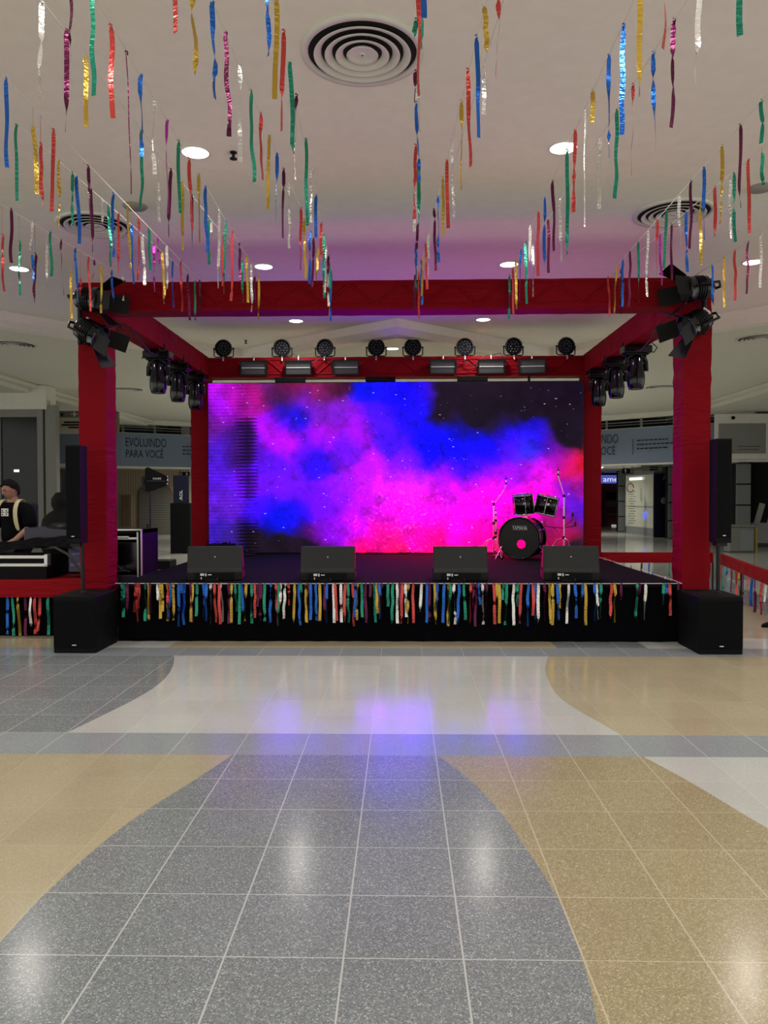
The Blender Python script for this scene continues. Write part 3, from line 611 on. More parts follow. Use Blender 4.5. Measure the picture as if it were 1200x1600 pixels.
# stars
for k in range(230):
    i, j = rs.randint(0, NZ), rs.randint(0, NX); b = rs.rand() ** 2; C3[i, j] += np.array([.7, .55, 1.]) * (.12 + b * .8)
    if b > .6: C3[i, min(j + 1, NX)] += np.array([.5, .4, .8]) * b
m = MB(); vs = [(LX0 + (LX1 - LX0) * u, LY, LZ1 + (LZ0 - LZ1) * v) for v in np.linspace(0, 1, NZ + 1) for u in np.linspace(0, 1, NX + 1)]
m.add(vs, [(i * (NX + 1) + j, (i + 1) * (NX + 1) + j, (i + 1) * (NX + 1) + j + 1, i * (NX + 1) + j + 1) for i in range(NZ) for j in range(NX)])
ms = bpy.data.materials.new('led_picture'); ms.use_nodes = True; nt = ms.node_tree; p = nt.nodes['Principled BSDF']; p.inputs['Base Color'].default_value = (.003, .003, .004, 1); p.inputs['Roughness'].default_value = .5; p.inputs['Specular IOR Level'].default_value = .1
at = nd(nt, 'ShaderNodeAttribute', attribute_name='picture'); nt.links.new(at.outputs['Color'], p.inputs['Emission Color']); p.inputs['Emission Strength'].default_value = 1.1
so = m.build('display', ms, t, fix=False)
ca = so.data.color_attributes.new('picture', 'FLOAT_COLOR', 'POINT')
ca.data.foreach_set('color', np.concatenate([C3, np.ones(U.shape + (1,))], -1).reshape(-1).astype(np.float32))
for x in (-1.77, -.32, 1.15):
    tag(MB().bb(x - .24, x + .24, LY + .02, LY + .12, LZ1 + .015, LZ1 + .095).build('screen_hanger', G['black'], bevel=.004), 'black hanging bracket on top of the screen, %s' % {-1.77: 'left one', -.32: 'middle one', 1.15: 'right one'}[x], 'bracket')
for x in (2.05,): tag(MB().bb(x - .015, x + .015, LY + .03, LY + .1, LZ1 + .01, LZ1 + .11).build('hanging_strap', G['black']), 'thin black strap between the beam and the screen top, right side', 'strap')
# ---- truss frame wrapped in red fabric
t = thing('truss_frame', (0, 0, 0), 'red fabric wrapped box truss frame standing around the stage', 'truss')
PX = [(-3.405, -3.115), (2.935, 3.225)]; FY = (8.0, 8.29); BY = (12.32, 12.61); TZ0, TZ1 = 3.50, 3.80
def cloth_box(name, x0, x1, y0, y1, z0, z1, seed, seg=40, axis=2, amp=.006):
    r = random.Random(seed); m = MB(); vs = []; fs = []
    ring = [(x0, y0), (x1, y0), (x1, y1), (x0, y1)]
    if axis == 2:
        for i in range(seg + 1):
            z = z0 + (z1 - z0) * i / seg
            k = r.uniform(-amp, amp) * (1 if 0 < i < seg else 0)
            for (x, y) in ring: vs.append((x + k * (1 if x == x1 else -1), y + r.uniform(-amp, amp) * .4, z))
    else:
        q = [(y0, z0), (y1, z0), (y1, z1), (y0, z1)] if axis == 0 else [(x0, z0), (x1, z0), (x1, z1), (x0, z1)]
        for i in range(seg + 1):
            for a, b in q:
                w = (x0 + (x1 - x0) * i / seg) if axis == 0 else (y0 + (y1 - y0) * i / seg)
                bb = b + (r.uniform(-1, 1) * amp * .6 if 0 < i < seg else 0)
                vs.append((w, a, bb) if axis == 0 else (a, w, bb))
    for i in range(seg):
        for k in range(4): fs.append((i * 4 + k, i * 4 + (k + 1) % 4, (i + 1) * 4 + (k + 1) % 4, (i + 1) * 4 + k))
    fs += [(0, 1, 2, 3), tuple(seg * 4 + k for k in range(4))]
    m.add(vs, fs); return m.build(name, G['red'], t)
for i, (a, b) in enumerate(PX):
    cloth_box('post', a, b, *FY, 0, TZ1, i); cloth_box('post', a, b, *BY, 0, TZ1, 5 + i)
    cloth_box('side_beam', a, b, FY[1], BY[0], TZ0, TZ1, 9 + i, axis=1, amp=.004)
fb = cloth_box('front_beam', PX[0][1], PX[1][0], *FY, TZ0, TZ1, 20, axis=0, amp=.004)
cloth_box('rear_beam', PX[0][1], PX[1][0], BY[0], BY[1], 3.47, TZ1 - .01, 21, axis=0, amp=.004)
def ridges(y, z0, z1, name):
    m = MB(); x = PX[0][1] + .15; up = True
    while x < PX[1][0] - .3:
        p = Vector((x, y, z0 if up else z1)); q = Vector((x + .27, y, z1 if up else z0)); m.tube([p, q], .016, 6); x += .27; up = not up
    for z in (z0, z1): m.tube([(PX[0][1], y, z), (PX[1][0], y, z)], .012, 6)
    m.build(name, G['red'], t)
ridges(FY[0] + .002, TZ0 + .045, TZ1 - .04, 'truss_lattice_relief'); ridges(BY[0] + .002, 3.52, 3.75, 'truss_lattice_relief')
# ---- stage monitors
def monitor(x, y, label, rz):
    t = thing('stage_monitor', (x, y, SZ), label, 'speaker', 'wedge monitors along the stage front', rz)
    w = .595
    side = [(-.17, .0), (.24, .0), (.26, .06), (-.06, .375), (-.10, .375), (-.16, .14), (-.19, .10)]
    # cabinet: y runs away from the audience
    q = MB(); q.prism(side, (-w / 2, 0, 0), (0, 1, 0), (0, 0, 1), (1, 0, 0), w); q.build('cabinet', G['wedge'], t, bevel=.012)
    q = MB(); q.bb(-.21, .21, -.196, -.16, .012, .092); cr = q.build('connector_recess', G['black'], t)
    q = MB(); q.bb(-.15, -.11, -.199, -.19, .06, .085); q.bb(-.10, -.085, -.199, -.19, .055, .085); q.bb(-.07, -.03, -.199, -.19, .065, .075); q.bb(-.145, -.135, -.199, -.19, .02, .045); q.build('connector_plate', G['badge'], cr)
    q = MB(); q.bb(-.02, .0, -.1, -.08, 0, 0)
    MB().box((0, -.128, .26), (.012, .01, .012)).build('screw', G['metal'], t)
    n = Vector((0, .701, .713)); R = Matrix.Rotation(-.793 + PI / 2, 3, 'X')
    MB().box((0, .108, .228), (w - .06, .008, .40), Matrix.Rotation(.793, 3, 'X')).build('grille', G['grille'], t)
    q = MB(); q.tube([(.03, -.19, .04), (.04, -.23, .01), (.02, -.2, .008), (-.1, -.19, .008)], .006, 6); q.build('cable', G['cable'], t)
    for s in (-1, 1):
        MB().bb(s * (w / 2 - .0) - .006, s * (w / 2) + .006, -.08, .12, .1, .13).build('side_handle', G['black'], t)
monitor(-2.06, 8.44, 'black wedge stage monitor leftmost on the stage edge', .13)
monitor(-.80, 8.40, 'black wedge stage monitor, second from left, below the screen centre', .03)
monitor(.65, 8.40, 'black wedge stage monitor, third from left, left of the drum kit', -.02)
monitor(1.86, 8.42, 'black wedge stage monitor rightmost, in front of the drum kit', -.1)
# ---- subwoofers and column speakers
def speakers(s, x0, x1, side):
    t = thing('subwoofer', ((x0 + x1) / 2, 7.72, 0), 'large black subwoofer on the floor at the stage %s corner' % side, 'speaker', 'subwoofers beside the stage')
    w = x1 - x0; d = .52; h = .565
    MB().bb(-w / 2, w / 2, -d / 2 - .05, d / 2, .0, h).build('cabinet', G['plastic'], t, bevel=.012)
    MB().bb(-w / 2 + .006, w / 2 - .006, -d / 2 - .062, -d / 2 - .045, .055, h - .045).build('grille', G['grille'], t, bevel=.006)
    MB().bb(-.02, .02, -d / 2 - .066, -d / 2 - .06, .078, .087).build('badge', G['badge'], t)
    MB().bb(s * (w / 2) - .004, s * (w / 2) + .004, .0, .07, .30, .39).build('handle_recess', G['black'], t)
    px = (-3.253 if s > 0 else 3.185)
    lx = px - (x0 + x1) / 2
    MB().lathe([(.03, 0), (.03, .015), (.02, .018)], 16, O=(lx, -.02, h)).build('pole_socket', G['dmetal'], t)
    c = thing('column_speaker', (px, 7.70, h), 'tall thin black column speaker on a pole above the %s subwoofer' % side, 'speaker', 'column speakers on poles')
    m = MB(); m.tube([(0, 0, .0), (0, 0, .51)], .019, 12); m.build('pole', G['dmetal'], c)
    xo = -.055 if s > 0 else .018
    MB().bb(xo - .074, xo + .074, -.09, .10, .505, 1.50 if s > 0 else 1.54).build('cabinet', G['plastic'], c, bevel=.006)
    MB().bb(xo - .068, xo + .068, -.096, -.085, .56, 1.48 if s > 0 else 1.52).build('grille', G['grille'], c, bevel=.004)
    MB().bb(xo - .014, xo + .014, -.1, -.095, .575, .583).build('badge', G['badge'], c)
    MB().bb(xo - .05, xo + .05, -.05, .06, .47, .507).build('bracket', G['dmetal'], c)
speakers(1, -3.43, -3.005, 'left'); speakers(-1, 2.885, 3.31, 'right')
# ---- moving heads under the side beams
def moving_head(x, y, label, s, first=[]):
    if first: return dup(first[0], (x, y, TZ0), label, s)
    t = thing('moving_head', (x, y, TZ0), label, 'stage light', 'moving heads under the side beams', s); t.scale = (1.12, 1.12, 1.14); first.append(t)
    q = MB(); q.bb(-.16, .16, -.10, .10, -.105, -.02); q.bb(-.13, .13, -.08, .08, -.125, -.1); q.build('base', G['gloss'], t, bevel=.02)
    for a in (-.09, .09):
        q = MB(); q.tube([(a - .03, -.12, -.02), (a - .03, -.125, .03), (a, -.125, .085), (a + .03, -.125, .03), (a + .03, -.12, -.02)], .012, 6); q.bb(a - .035, a + .035, -.13, .0, -.035, -.015); q.build('clamp', G['dmetal'], t)
    q = MB()
    for a in (-1, 1): q.tube([(a * .03, 0, -.12), (a * .095, 0, -.14), (a * .115, 0, -.2), (a * .115, 0, -.30)], [.03, .028, .026, .03], 8)
    q.build('yoke', G['gloss'], t)
    q = MB(); q.lathe([(.0001, -.13), (.06, -.13), (.078, -.16), (.085, -.25), (.102, -.36), (.098, -.44), (.082, -.50), (.078, -.505), (.07, -.50)], 24)
    q.build('head', G['gloss'], t)
    MB().lathe([(.07, -.498), (.0001, -.50)], 20).build('lens', G['lens'], t)
    q = MB(); q.tube([(-.15, 0, -.07), (-.2, .02, -.09), (-.21, .1, -.05), (-.15, .12, -.005)], .007, 6); q.build('cable', G['cable'], t)
    return t
for i, y in enumerate((10.15, 11.05, 12.0)):
    n = ['nearest', 'middle', 'farthest'][i]
    moving_head(-3.24, y, 'black moving head light under the left side beam, %s of three' % n, 0.0)
    moving_head(3.06, y - .15, 'black moving head light under the right side beam, %s of three' % n, PI)
# ---- PAR cans on top of the rear beam
def par(x, label, rz, first=[]):
    if first: return dup(first[0], (x, 12.36, 3.79), label, rz)
    t = thing('par_light', (x, 12.36, 3.79), label, 'stage light', 'PAR lights on the rear beam', rz); first.append(t)
    R = Matrix.Rotation(PI / 2, 3, 'X')   # local z -> -y
    O = (0, 0, .155)
    q = MB(); q.lathe([(.118, 0), (.135, 0), (.135, .05), (.128, .055), (.118, .05)], 32, O=O, R=R, closed=True)
    for k in range(26):
        a = 2 * PI * k / 26; q.box((math.cos(a) * .137, -.02, .155 + math.sin(a) * .137), (.016, .05, .008), Matrix.Rotation(-a, 3, 'Y'))
    q.lathe([(.12, 0), (.11, -.07), (.07, -.11), (.0001, -.11)], 24, O=O, R=R); q.build('housing', G['dmetal'], t)
    lp = MB().lathe([(.0001, .018), (.12, .018)], 32, O=O, R=R).build('lens_plate', G['black'], t)
    for k in range(18):
        if k < 6: r, a = .045, k / 6 * 2 * PI
        else: r, a = .088, (k - 6) / 12 * 2 * PI
        MB().lathe([(.017, .018), (.013, .026), (.0001, .030)], 10, O=(r * math.cos(a), 0, .155 + r * math.sin(a)), R=R).build('lens', G['lens'], lp)
    q = MB()
    for s in (-1, 1): q.tube([(s * .16, 0, .155), (s * .155, 0, .03), (s * .13, 0, .018), (0, 0, .018)], .010, 6); q.tube([(s * .135, 0, .155), (s * .17, 0, .155)], .014, 8)
    q.build('yoke', G['dmetal'], t)
    q = MB(); q.tube([(0, 0, .02), (0, -.05, -.0), (0, -.065, -.06)], .016, 8); q.build('clamp', G['metal'], t)
    return t
for i, x in enumerate((-2.87, -1.92, -1.22, -.39, .20, 1.04, 1.82, 2.66)):
    par(x, 'round black PAR light on the rear beam, %s from the left' % ords(i), [0, .1, -.08, .04, 0, -.1, .12, .2][i])
# ---- strobe panels on the rear beam
def strobe(x, label, rz, first=[]):
    if first: return dup(first[0], (x, 12.24, 3.61), label, rz)
    t = thing('strobe_panel', (x, 12.24, 3.61), label, 'stage light', 'strobe panels on the rear beam', rz); first.append(t)
    R = Matrix.Rotation(.18, 3, 'X')
    q = MB(); w, h = .205, .108
    for s in (-1, 1): q.box(R @ Vector((s * w, 0, 0)), (.022, .07, 2 * h), R); q.box(R @ Vector((0, 0, s * h)), (2 * w + .022, .07, .02), R)
    q.box(R @ Vector((0, .03, 0)), (2 * w, .02, 2 * h), R); q.build('housing', G['dmetal'], t, bevel=.003)
    MB().box(R @ Vector((0, -.012, 0)), (2 * w - .02, .01, 2 * h - .02), R).build('diffuser_panel', G['panel'], t)
    MB().box(R @ Vector((0, -.02, 0)), (2 * w - .03, .008, .012), R).build('center_strip', G['badge'], t)
    q = MB(); q.tube([(0, .01, .10), (0, .01, .17), (0, .05, .20)], .012, 8); q.build('clamp', G['metal'], t)
    q = MB()
    for s in (-1, 1): q.tube([(s * (w + .012), 0, 0), (s * (w + .03), 0, 0)], .014, 8)
    q.build('knob', G['dmetal'], t)
    return t
for i, x in enumerate((-2.36, -1.64, -.88, .68, 1.45, 2.10)):
    strobe(x, 'rectangular strobe panel hung on the rear beam, %s from the left' % ords(i), [.05, 0, 0, 0, 0, -.1][i])
for i, pts in enumerate(([(-1.9, 12.3, 3.79), (-1.72, 12.25, 3.83), (-1.6, 12.28, 3.76), (-1.45, 12.26, 3.66)], [(-1.42, 12.25, 3.66), (-1.3, 12.26, 3.78), (-1.15, 12.24, 3.74), (-1.1, 12.3, 3.62)], [(1.0, 12.26, 3.72), (1.15, 12.25, 3.62), (1.35, 12.26, 3.78), (1.6, 12.25, 3.82), (1.72, 12.26, 3.66)])):
    tag(MB().tube(pts, .006, 6).build('light_cable', G['cable']), 'thin black cable looped between lights on the rear beam, %s' % ['left end', 'left centre', 'right side'][i], 'cable')
# ---- corner spotlights with barn doors
def frame_from(d, up=(0, 0, 1)):
    z = Vector(d).normalized(); x = Vector(up).cross(z).normalized(); y = z.cross(x); return Matrix((x, y, z)).transposed()
def spot(pos, d, label, s, roll=0.):
    t = thing('barn_door_spotlight', pos, label, 'stage light', 'spotlights with barn doors'); t.scale = (1.2, 1.2, 1.2)
    R = frame_from(d) @ Matrix.Rotation(roll, 3, 'Z')
    MB().lathe([(.0001, -.17), (.05, -.17), (.085, -.14), (.10, -.09), (.10, .0), (.106, .01), (.106, .05), (.113, .055), (.113, .075), (.095, .075), (.09, .03), (.0001, .02)], 28, R=R).build('body', G['gloss'], t)
    q = MB()
    for k in range(5): q.lathe([(.101, -.08 + k * .02), (.106, -.078 + k * .02), (.106, -.072 + k * .02), (.101, -.07 + k * .02)], 28, R=R)
    q.build('cooling_fin', G['dmetal'], t)
    MB().lathe([(.0001, .04), (.09, .035)], 24, R=R).build('lens', G['lens'], t)
    q = MB()
    for k in range(4):
        a = k * .22 + .6; q.box(R @ Vector((math.cos(a) * .1, math.sin(a) * .1, -.115)), (.012, .012, .012), R)
    q.build('rivet', G['badge'], t)
    for k in range(4):
        A = Matrix.Rotation(k * PI / 2, 3, 'Z'); o = [.62, .35, .62, .45][k]
        pl = [(-.075, 0), (.075, 0), (.115 if k % 2 == 0 else .075, .17), (-.115 if k % 2 == 0 else -.075, .17)]
        ax = R @ A @ Vector((1, 0, 0)); ay = R @ A @ Vector((0, math.sin(o), math.cos(o))); az = ax.cross(ay)
        MB().prism(pl, R @ A @ Vector((0, .10, .078)), ax, ay, az, .003).build('barn_door', G['plastic2'], t)
    q = MB(); sx_ = R @ Vector((1, 0, 0)); bk = R @ Vector((0, 0, -1))
    pts = [sx_ * .125, sx_ * .13 + bk * .16, bk * .24, -sx_ * .13 + bk * .16, -sx_ * .125]
    q.tube(pts, .011, 8); q.build('yoke', G['dmetal'], t)
    return t
t = thing('spotlight_bar', (-3.35, 7.93, 3.14), 'black vertical bar with clamps holding the two left corner spotlights', 'bar', 'corner spotlight bars')
MB().tube([(0, 0, 0), (0, 0, .55)], .026, 12).build('bar', G['dmetal'], t)
q = MB(); q.tube([(-.03, .06, .06), (.12, -.02, .07), (.2, -.1, .03)], .015, 8); q.build('bracket_arm', G['dmetal'], t)
for zz in (.08, .45): MB().tube([(0, .08, zz), (0, -.04, zz)], .031, 8).build('clamp', G['dmetal'], t)
c2 = dup(t, (3.12, 7.93, 3.2), 'black vertical bar with clamps holding the two right corner spotlights', PI - .3)
spot((-3.14, 7.78, 3.56), (.80, -.12, -.12), 'upper left corner spotlight with open barn doors on the front post', 1, .1)
spot((-3.13, 7.74, 3.20), (.80, -.05, -.42), 'lower left corner spotlight with open barn doors on the front post', 1, .3)
spot((2.95, 7.78, 3.62), (-.85, -.10, -.10), 'upper right corner spotlight with open barn doors on the front post', -1, .1)
spot((2.94, 7.76, 3.26), (-.80, -.15, -.40), 'lower right corner spotlight with open barn doors on the front post', -1, -.3)
for s, x in (('left', -3.0), ('right', 2.85)):
    k = -1 if s == 'left' else 1
    tag(MB().tube([(x - k * -.1, 8.75, 3.49), (x + k * .08, 9.0, 3.38), (x + k * .1, 9.4, 3.33), (x + k * .13, 9.75, 3.36), (x + k * .18, 9.95, 3.44)], .009, 6).build('light_cable', G['cable']), 'black cable drooping below the %s side beam to the nearest moving head' % s, 'cable')
# ================================================================ DRUM KIT
def cyl_frame(d, roll=0): return frame_from(d)
DZ = SZ
bd = thing('bass_drum', (1.78, 11.15, DZ + .315), 'glossy black bass drum with white maker lettering and round port hole', 'drum')
AX = Vector((-.38, -.92, 0)).normalized(); R = frame_from(AX); RAD = .29
MB().lathe([(RAD - .012, -.21), (RAD, -.21), (RAD, .21), (RAD - .012, .21)], 48, R=R, closed=True).build('shell', G['gloss'], bd)
ph = R.inverted() @ Vector((.035, 0, -.085)); ph = Vector((-.045 if ph.x < 0 else .045, 0)) if 0 else ph
# front head with an off-centre port
n = 48; q = MB(); vs = []; cxp, cyp, rp_ = ph.x, ph.y, .062
for k in range(n):
    a = 2 * PI * k / n; vs.append(R @ Vector(((RAD - .01) * math.cos(a), (RAD - .01) * math.sin(a), .212)))
for k in range(n):
    a = 2 * PI * k / n; vs.append(R @ Vector((cxp + rp_ * math.cos(a), cyp + rp_ * math.sin(a), .212)))
q.add(vs, [(k, (k + 1) % n, n + (k + 1) % n, n + k) for k in range(n)]); q.build('front_head', mat('matte_black_head', (.004, .004, .005), .55), bd)
q = MB(); q.lathe([(rp_, .0), (rp_ + .008, .0), (rp_ + .008, .006), (rp_, .006)], 32, O=R @ Vector((cxp, cyp, .21)), R=R, closed=True); q.build('port_ring', G['dmetal'], bd)
clear = bpy.data.materials.new('clear_drum_film'); clear.use_nodes = True; nt = clear.node_tree; nt.nodes.remove(nt.nodes['Principled BSDF'])
tb = nd(nt, 'ShaderNodeBsdfTransparent'); gb = nd(nt, 'ShaderNodeBsdfGlossy'); gb.inputs['Roughness'].default_value = .1; mxs = nd(nt, 'ShaderNodeMixShader'); mxs.inputs[0].default_value = .06
nt.links.new(tb.outputs[0], mxs.inputs[1]); nt.links.new(gb.outputs[0], mxs.inputs[2]); nt.links.new(mxs.outputs[0], nt.nodes['Material Output'].inputs[0])
MB().lathe([(.0001, -.208), (RAD - .01, -.208)], 48, R=R).build('rear_head', clear, bd)
for z in (-.215, .215): MB().lathe([(RAD - .004, z - .02), (RAD + .016, z - .02), (RAD + .016, z + .02), (RAD - .004, z + .02)], 48, R=R, closed=True).build('hoop', G['gloss'], bd)
for k in range(8):
    a = 2 * PI * (k + .5) / 8; q = MB()
    for z in (-.1, .1): q.lathe([(.012, z - .035), (.014, z - .01), (.014, z + .01), (.012, z + .035)], 8, O=R @ Vector((math.cos(a) * (RAD + .012), math.sin(a) * (RAD + .012), 0)), R=R)
    q.tube([R @ Vector((math.cos(a) * (RAD + .02), math.sin(a) * (RAD + .02), -.22)), R @ Vector((math.cos(a) * (RAD + .02), math.sin(a) * (RAD + .02), .22))], .004, 6); q.build('lug', G['chrome'], bd)
rx = R @ Vector((1, 0, 0)); ry = R @ Vector((0, 1, 0)); rx = rx if rx.x > 0 else -rx; ry = ry if ry.z > 0 else -ry
text('lettering', 'YAMAHA', mat('drum_lettering', (.55, .55, .58), .5), bd, R @ Vector((0, 0, .214)) - rx * .10 + ry * .115, rx, ry, .215, .065, .002)
for s in (-1, 1):
    q = MB(); q.tube([Vector((s * .27, 0, -.12)) - AX * 0 + AX * .12, Vector((s * .38, -.1, -.30)) + AX * .12], .009, 8); q.build('spur', G['chrome'], bd)
q = MB(); q.tube([(-.03, .02, .28), (-.03, .02, .52)], .013, 8); q.tube([(.04, .02, .28), (.04, .02, .52)], .013, 8); q.tube([(-.03, .02, .5), (-.12, .0, .52)], .011, 8); q.tube([(.04, .02, .5), (.15, .0, .50)], .011, 8)
for k in range(6): q.lathe([(.018, -.012), (.018, .012)], 10, O=(-.04 + (k % 3) * .04, -.0, .44 + (k // 3) * .05))
q.bb(-.06, .07, -.02, .06, .27, .30); q.build('tom_mount', G['chrome'], bd)
def tom(x, y, z, r, h, d, label):
    t = thing('tom_drum', (x, y, z), label, 'drum', 'rack toms'); R = frame_from(d)
    MB().lathe([(r - .008, -h / 2), (r, -h / 2), (r, h / 2), (r - .008, h / 2)], 40, R=R, closed=True).build('shell', G['gloss'], t)
    hd = mat('drum_skin', (.10, .09, .09), .4)
    MB().lathe([(.0001, h / 2 + .004), (r, h / 2 + .002)], 32, R=R).build('top_head', hd, t); MB().lathe([(.0001, -h / 2 - .004), (r, -h / 2 - .002)], 32, R=R).build('bottom_head', hd, t)
    for s in (-1, 1): MB().lathe([(r - .003, s * h / 2 - .012), (r + .009, s * h / 2 - .012), (r + .009, s * h / 2 + .010), (r - .003, s * h / 2 + .010)], 40, R=R, closed=True).build('hoop', G['chrome'], t)
    for k in range(6):
        a = 2 * PI * k / 6 + .3; c = Vector((math.cos(a) * (r + .008), math.sin(a) * (r + .008), 0)); q = MB(); q.tube([R @ (c + Vector((0, 0, -h / 2))), R @ (c + Vector((0, 0, h / 2)))], .004, 6); q.tube([R @ (c + Vector((0, 0, -.04))), R @ (c + Vector((0, 0, .04)))], .009, 8); q.build('lug', G['chrome'], t)
    f = Vector((0, -1, 0)); MB().box(f * (r + .003) + Vector((0, 0, .01)), (.035, .006, .028)).build('badge', G['badge'], t)
tom(1.775, 11.10, DZ + .80, .15, .27, (-.10, -.10, 1), 'smaller glossy black rack tom above the bass drum, left one')
tom(2.105, 11.08, DZ + .79, .165, .25, (.22, -.12, 1), 'larger tilted black rack tom above the bass drum, right one')
def stand(name, x, y, label, pts, feet_r=.24, extra=None):
    t = thing(name, (x, y, DZ), label, 'stand', 'drum hardware stands')
    for k in range(3):
        a = k * 2 * PI / 3 - PI / 2 + .4; d = Vector((math.cos(a), math.sin(a), 0)); q = MB()
        q.tube([Vector((0, 0, .30)), d * feet_r * .45 + Vector((0, 0, .26)), d * feet_r + Vector((0, 0, .012))], .008, 8); q.tube([Vector((0, 0, .09)), d * feet_r * .6 + Vector((0, 0, .17))], .005, 6); lg = q.build('leg', G['chrome'], t)
        MB().lathe([(.012, 0), (.016, .01), (.010, .03)], 10, O=d * feet_r).build('rubber_foot', G['black'], lg)
    q = MB(); q.tube([(0, 0, .05)] + [(0, 0, pts[0])], .012, 10); q.build('tube', G['chrome'], t)
    q = MB()
    for z in (.30, pts[0] * .65, pts[0]): q.lathe([(.018, -.022), (.022, 0), (.018, .022)], 10, O=(0, 0, z)); q.tube([(-.03, 0, z), (.03, 0, z)], .005, 6)
    q.build('clamp', G['dmetal'], t)
    if len(pts) > 1:
        q = MB(); q.tube([(0, 0, pts[0])] + pts[1:], .007, 8); q.build('boom_arm', G['chrome'], t)
        e = pts[-1]; q = MB(); q.lathe([(.006, -.07), (.006, .05)], 8, O=e); q.lathe([(.0001, -.01), (.022, -.005), (.022, .008), (.0001, .012)], 12, O=e); q.lathe([(.012, -.08), (.018, -.065), (.012, -.05)], 10, O=e); q.build('cymbal_tilter', G['dmetal'], t)
    if extra: extra(t)
    return t
stand('cymbal_stand', 1.37, 11.25, 'chrome boom cymbal stand left of the bass drum, without cymbal', [.80, (.03, 0, .84), (.16, 0, 1.02), (.18, 0, 1.12), (.18, 0, 1.17)])
def hh(t):
    q = MB(); q.tube([(0, 0, .40), (.16, 0, .42), (.16, 0, .55)], .007, 8); q.lathe([(.02, -.02), (.028, 0), (.02, .02)], 10, O=(.12, 0, .38)); q.lathe([(.004, 0), (.004, .2)], 6, O=(.12, 0, .36)); q.build('side_arm', G['dmetal'], t)
    MB().bb(-.04, .04, -.16, .06, .01, .03).build('pedal', G['dmetal'], t)
stand('hi_hat_stand', 1.44, 11.56, 'short hi-hat stand with side arm between boom stand and bass drum', [.55, (0, 0, .62), (0, 0, .70)], .22, hh)
def ex(t):
    q = MB(); q.tube([(0, 0, .44), (-.28, -.02, .47), (-.30, -.02, .55)], .006, 8); q.tube([(0, 0, .46), (.12, 0, .56), (.13, 0, .62)], .006, 8); q.tube([(0, 0, .45), (.16, 0, .47)], .006, 8); q.tube([(-.16, 0, .45), (-.08, 0, .38)], .005, 6)
    q.lathe([(.016, -.03), (.02, 0), (.012, .035)], 10, O=(.13, 0, .64)); q.lathe([(.016, -.03), (.02, 0), (.012, .035)], 10, O=(.17, 0, .5)); q.build('side_arm', G['dmetal'], t)
stand('cymbal_stand', 2.42, 11.35, 'chrome boom cymbal stand with side arms right of the bass drum', [.92, (-.02, 0, 1.0), (-.09, 0, 1.22), (-.085, 0, 1.30)], .24, ex)
tag(MB().bb(-2.97, -2.60, 11.55, 11.9, SZ, SZ + .19).bb(-2.96, -2.95, 11.56, 11.6, SZ + .19, SZ + .235).bb(-2.62, -2.61, 11.56, 11.6, SZ + .19, SZ + .235).bb(-2.74, -2.68, 11.6, 11.7, SZ + .19, SZ + .215).tube([(-2.85, 11.6, SZ + .19), (-2.83, 11.6, SZ + .23), (-2.8, 11.6, SZ + .23), (-2.78, 11.6, SZ + .19)], .005).build('equipment_box', G['black']), 'small black equipment box behind the leftmost monitor', 'box')
tag(MB().bb(-2.47, -2.27, 11.7, 11.85, SZ, SZ + .035).build('floor_device', G['dmetal'], bevel=.01), 'flat dark device on the stage right of the equipment box', 'device')
# ================================================================ LEFT SIDE: mixing area
t = thing('draped_counter', (0, 0, 0), 'black draped counter with a red fabric band left of the stage', 'counter')
MB().bb(-7.2, -3.44, 8.34, 9.0, 0, .60).build('drape', G['cloth'], t, bevel=.01)
MB().bb(-7.2, -3.43, 8.30, 9.02, .43, .62).build('band', G['redband'], t, bevel=.008)
t = thing('flight_case', (-4.6, 8.72, .62), 'black flight case with aluminium edges lying on the draped counter', 'case')
MB().bb(-1.5, .62, -.27, .27, 0, .26).build('body', G['black'], t)
for z in (.155, .245): MB().bb(-1.5, .635, -.285, -.262, z - .014, z + .022).build('edge_rail', G['metal'], t, bevel=.004)
MB().bb(.60, .64, -.29, -.2, .15, .28).build('corner_plate', G['metal'], t, bevel=.008)
MB().bb(.0, .06, -.295, -.28, .24, .272).build('latch', G['metal'], t)
# cloth heaped over the mixing desk
def drape(name, x0, x1, y0, y1, zf, m, label, seed, nx=60, ny=26):
    r = random.Random(seed); ph = [r.uniform(0, 6) for _ in range(8)]
    q = MB(); vs = []
    for j in range(ny + 1):
        for i in range(nx + 1):
            u, v = i / nx, j / ny; x = x0 + (x1 - x0) * u; y = y0 + (y1 - y0) * v
            z = zf(u, v) + .012 * math.sin(18 * u + 6 * v + ph[0]) + .008 * math.sin(31 * u - 14 * v + ph[1]) + .006 * math.sin(47 * u + 22 * v + ph[2])
            vs.append((x, y, z))
    k = len(vs); fs = [(j * (nx + 1) + i, j * (nx + 1) + i + 1, (j + 1) * (nx + 1) + i + 1, (j + 1) * (nx + 1) + i) for j in range(ny) for i in range(nx)]
    q.add(vs, fs, True); o = q.build(name, m, fix=False); d = o.modifiers.new('thickness', 'SOLIDIFY'); d.thickness = .006
    return tag(o, label, 'cover')
drape('desk_cover', -6.0, -3.75, 8.55, 8.85, lambda u, v: .90 + .10 * v + .11 * max(0, (u - .45)) * 1.6 * (1 if u < .8 else .9) + .0, G['shirt'], 'rumpled black cloth covering the mixing desk in front of the man', 2)
tag(MB().box((-4.16, 9.15, 1.08), (.62, .45, .16), Matrix.Rotation(.06, 3, 'Y')).build('console_case', mat('dark_violet_vinyl', (.035, .03, .06), .4), bevel=.01), 'dark violet boxy console behind the heaped cloth, left of the column speaker', 'console')
tag(MB().box((-3.62, 8.75, .83), (.36, .3, .30)).build('stage_box', mat('navy_metal', (.012, .010, .05), .3), bevel=.01), 'dark navy rack unit with small lights behind the left pole', 'rack')
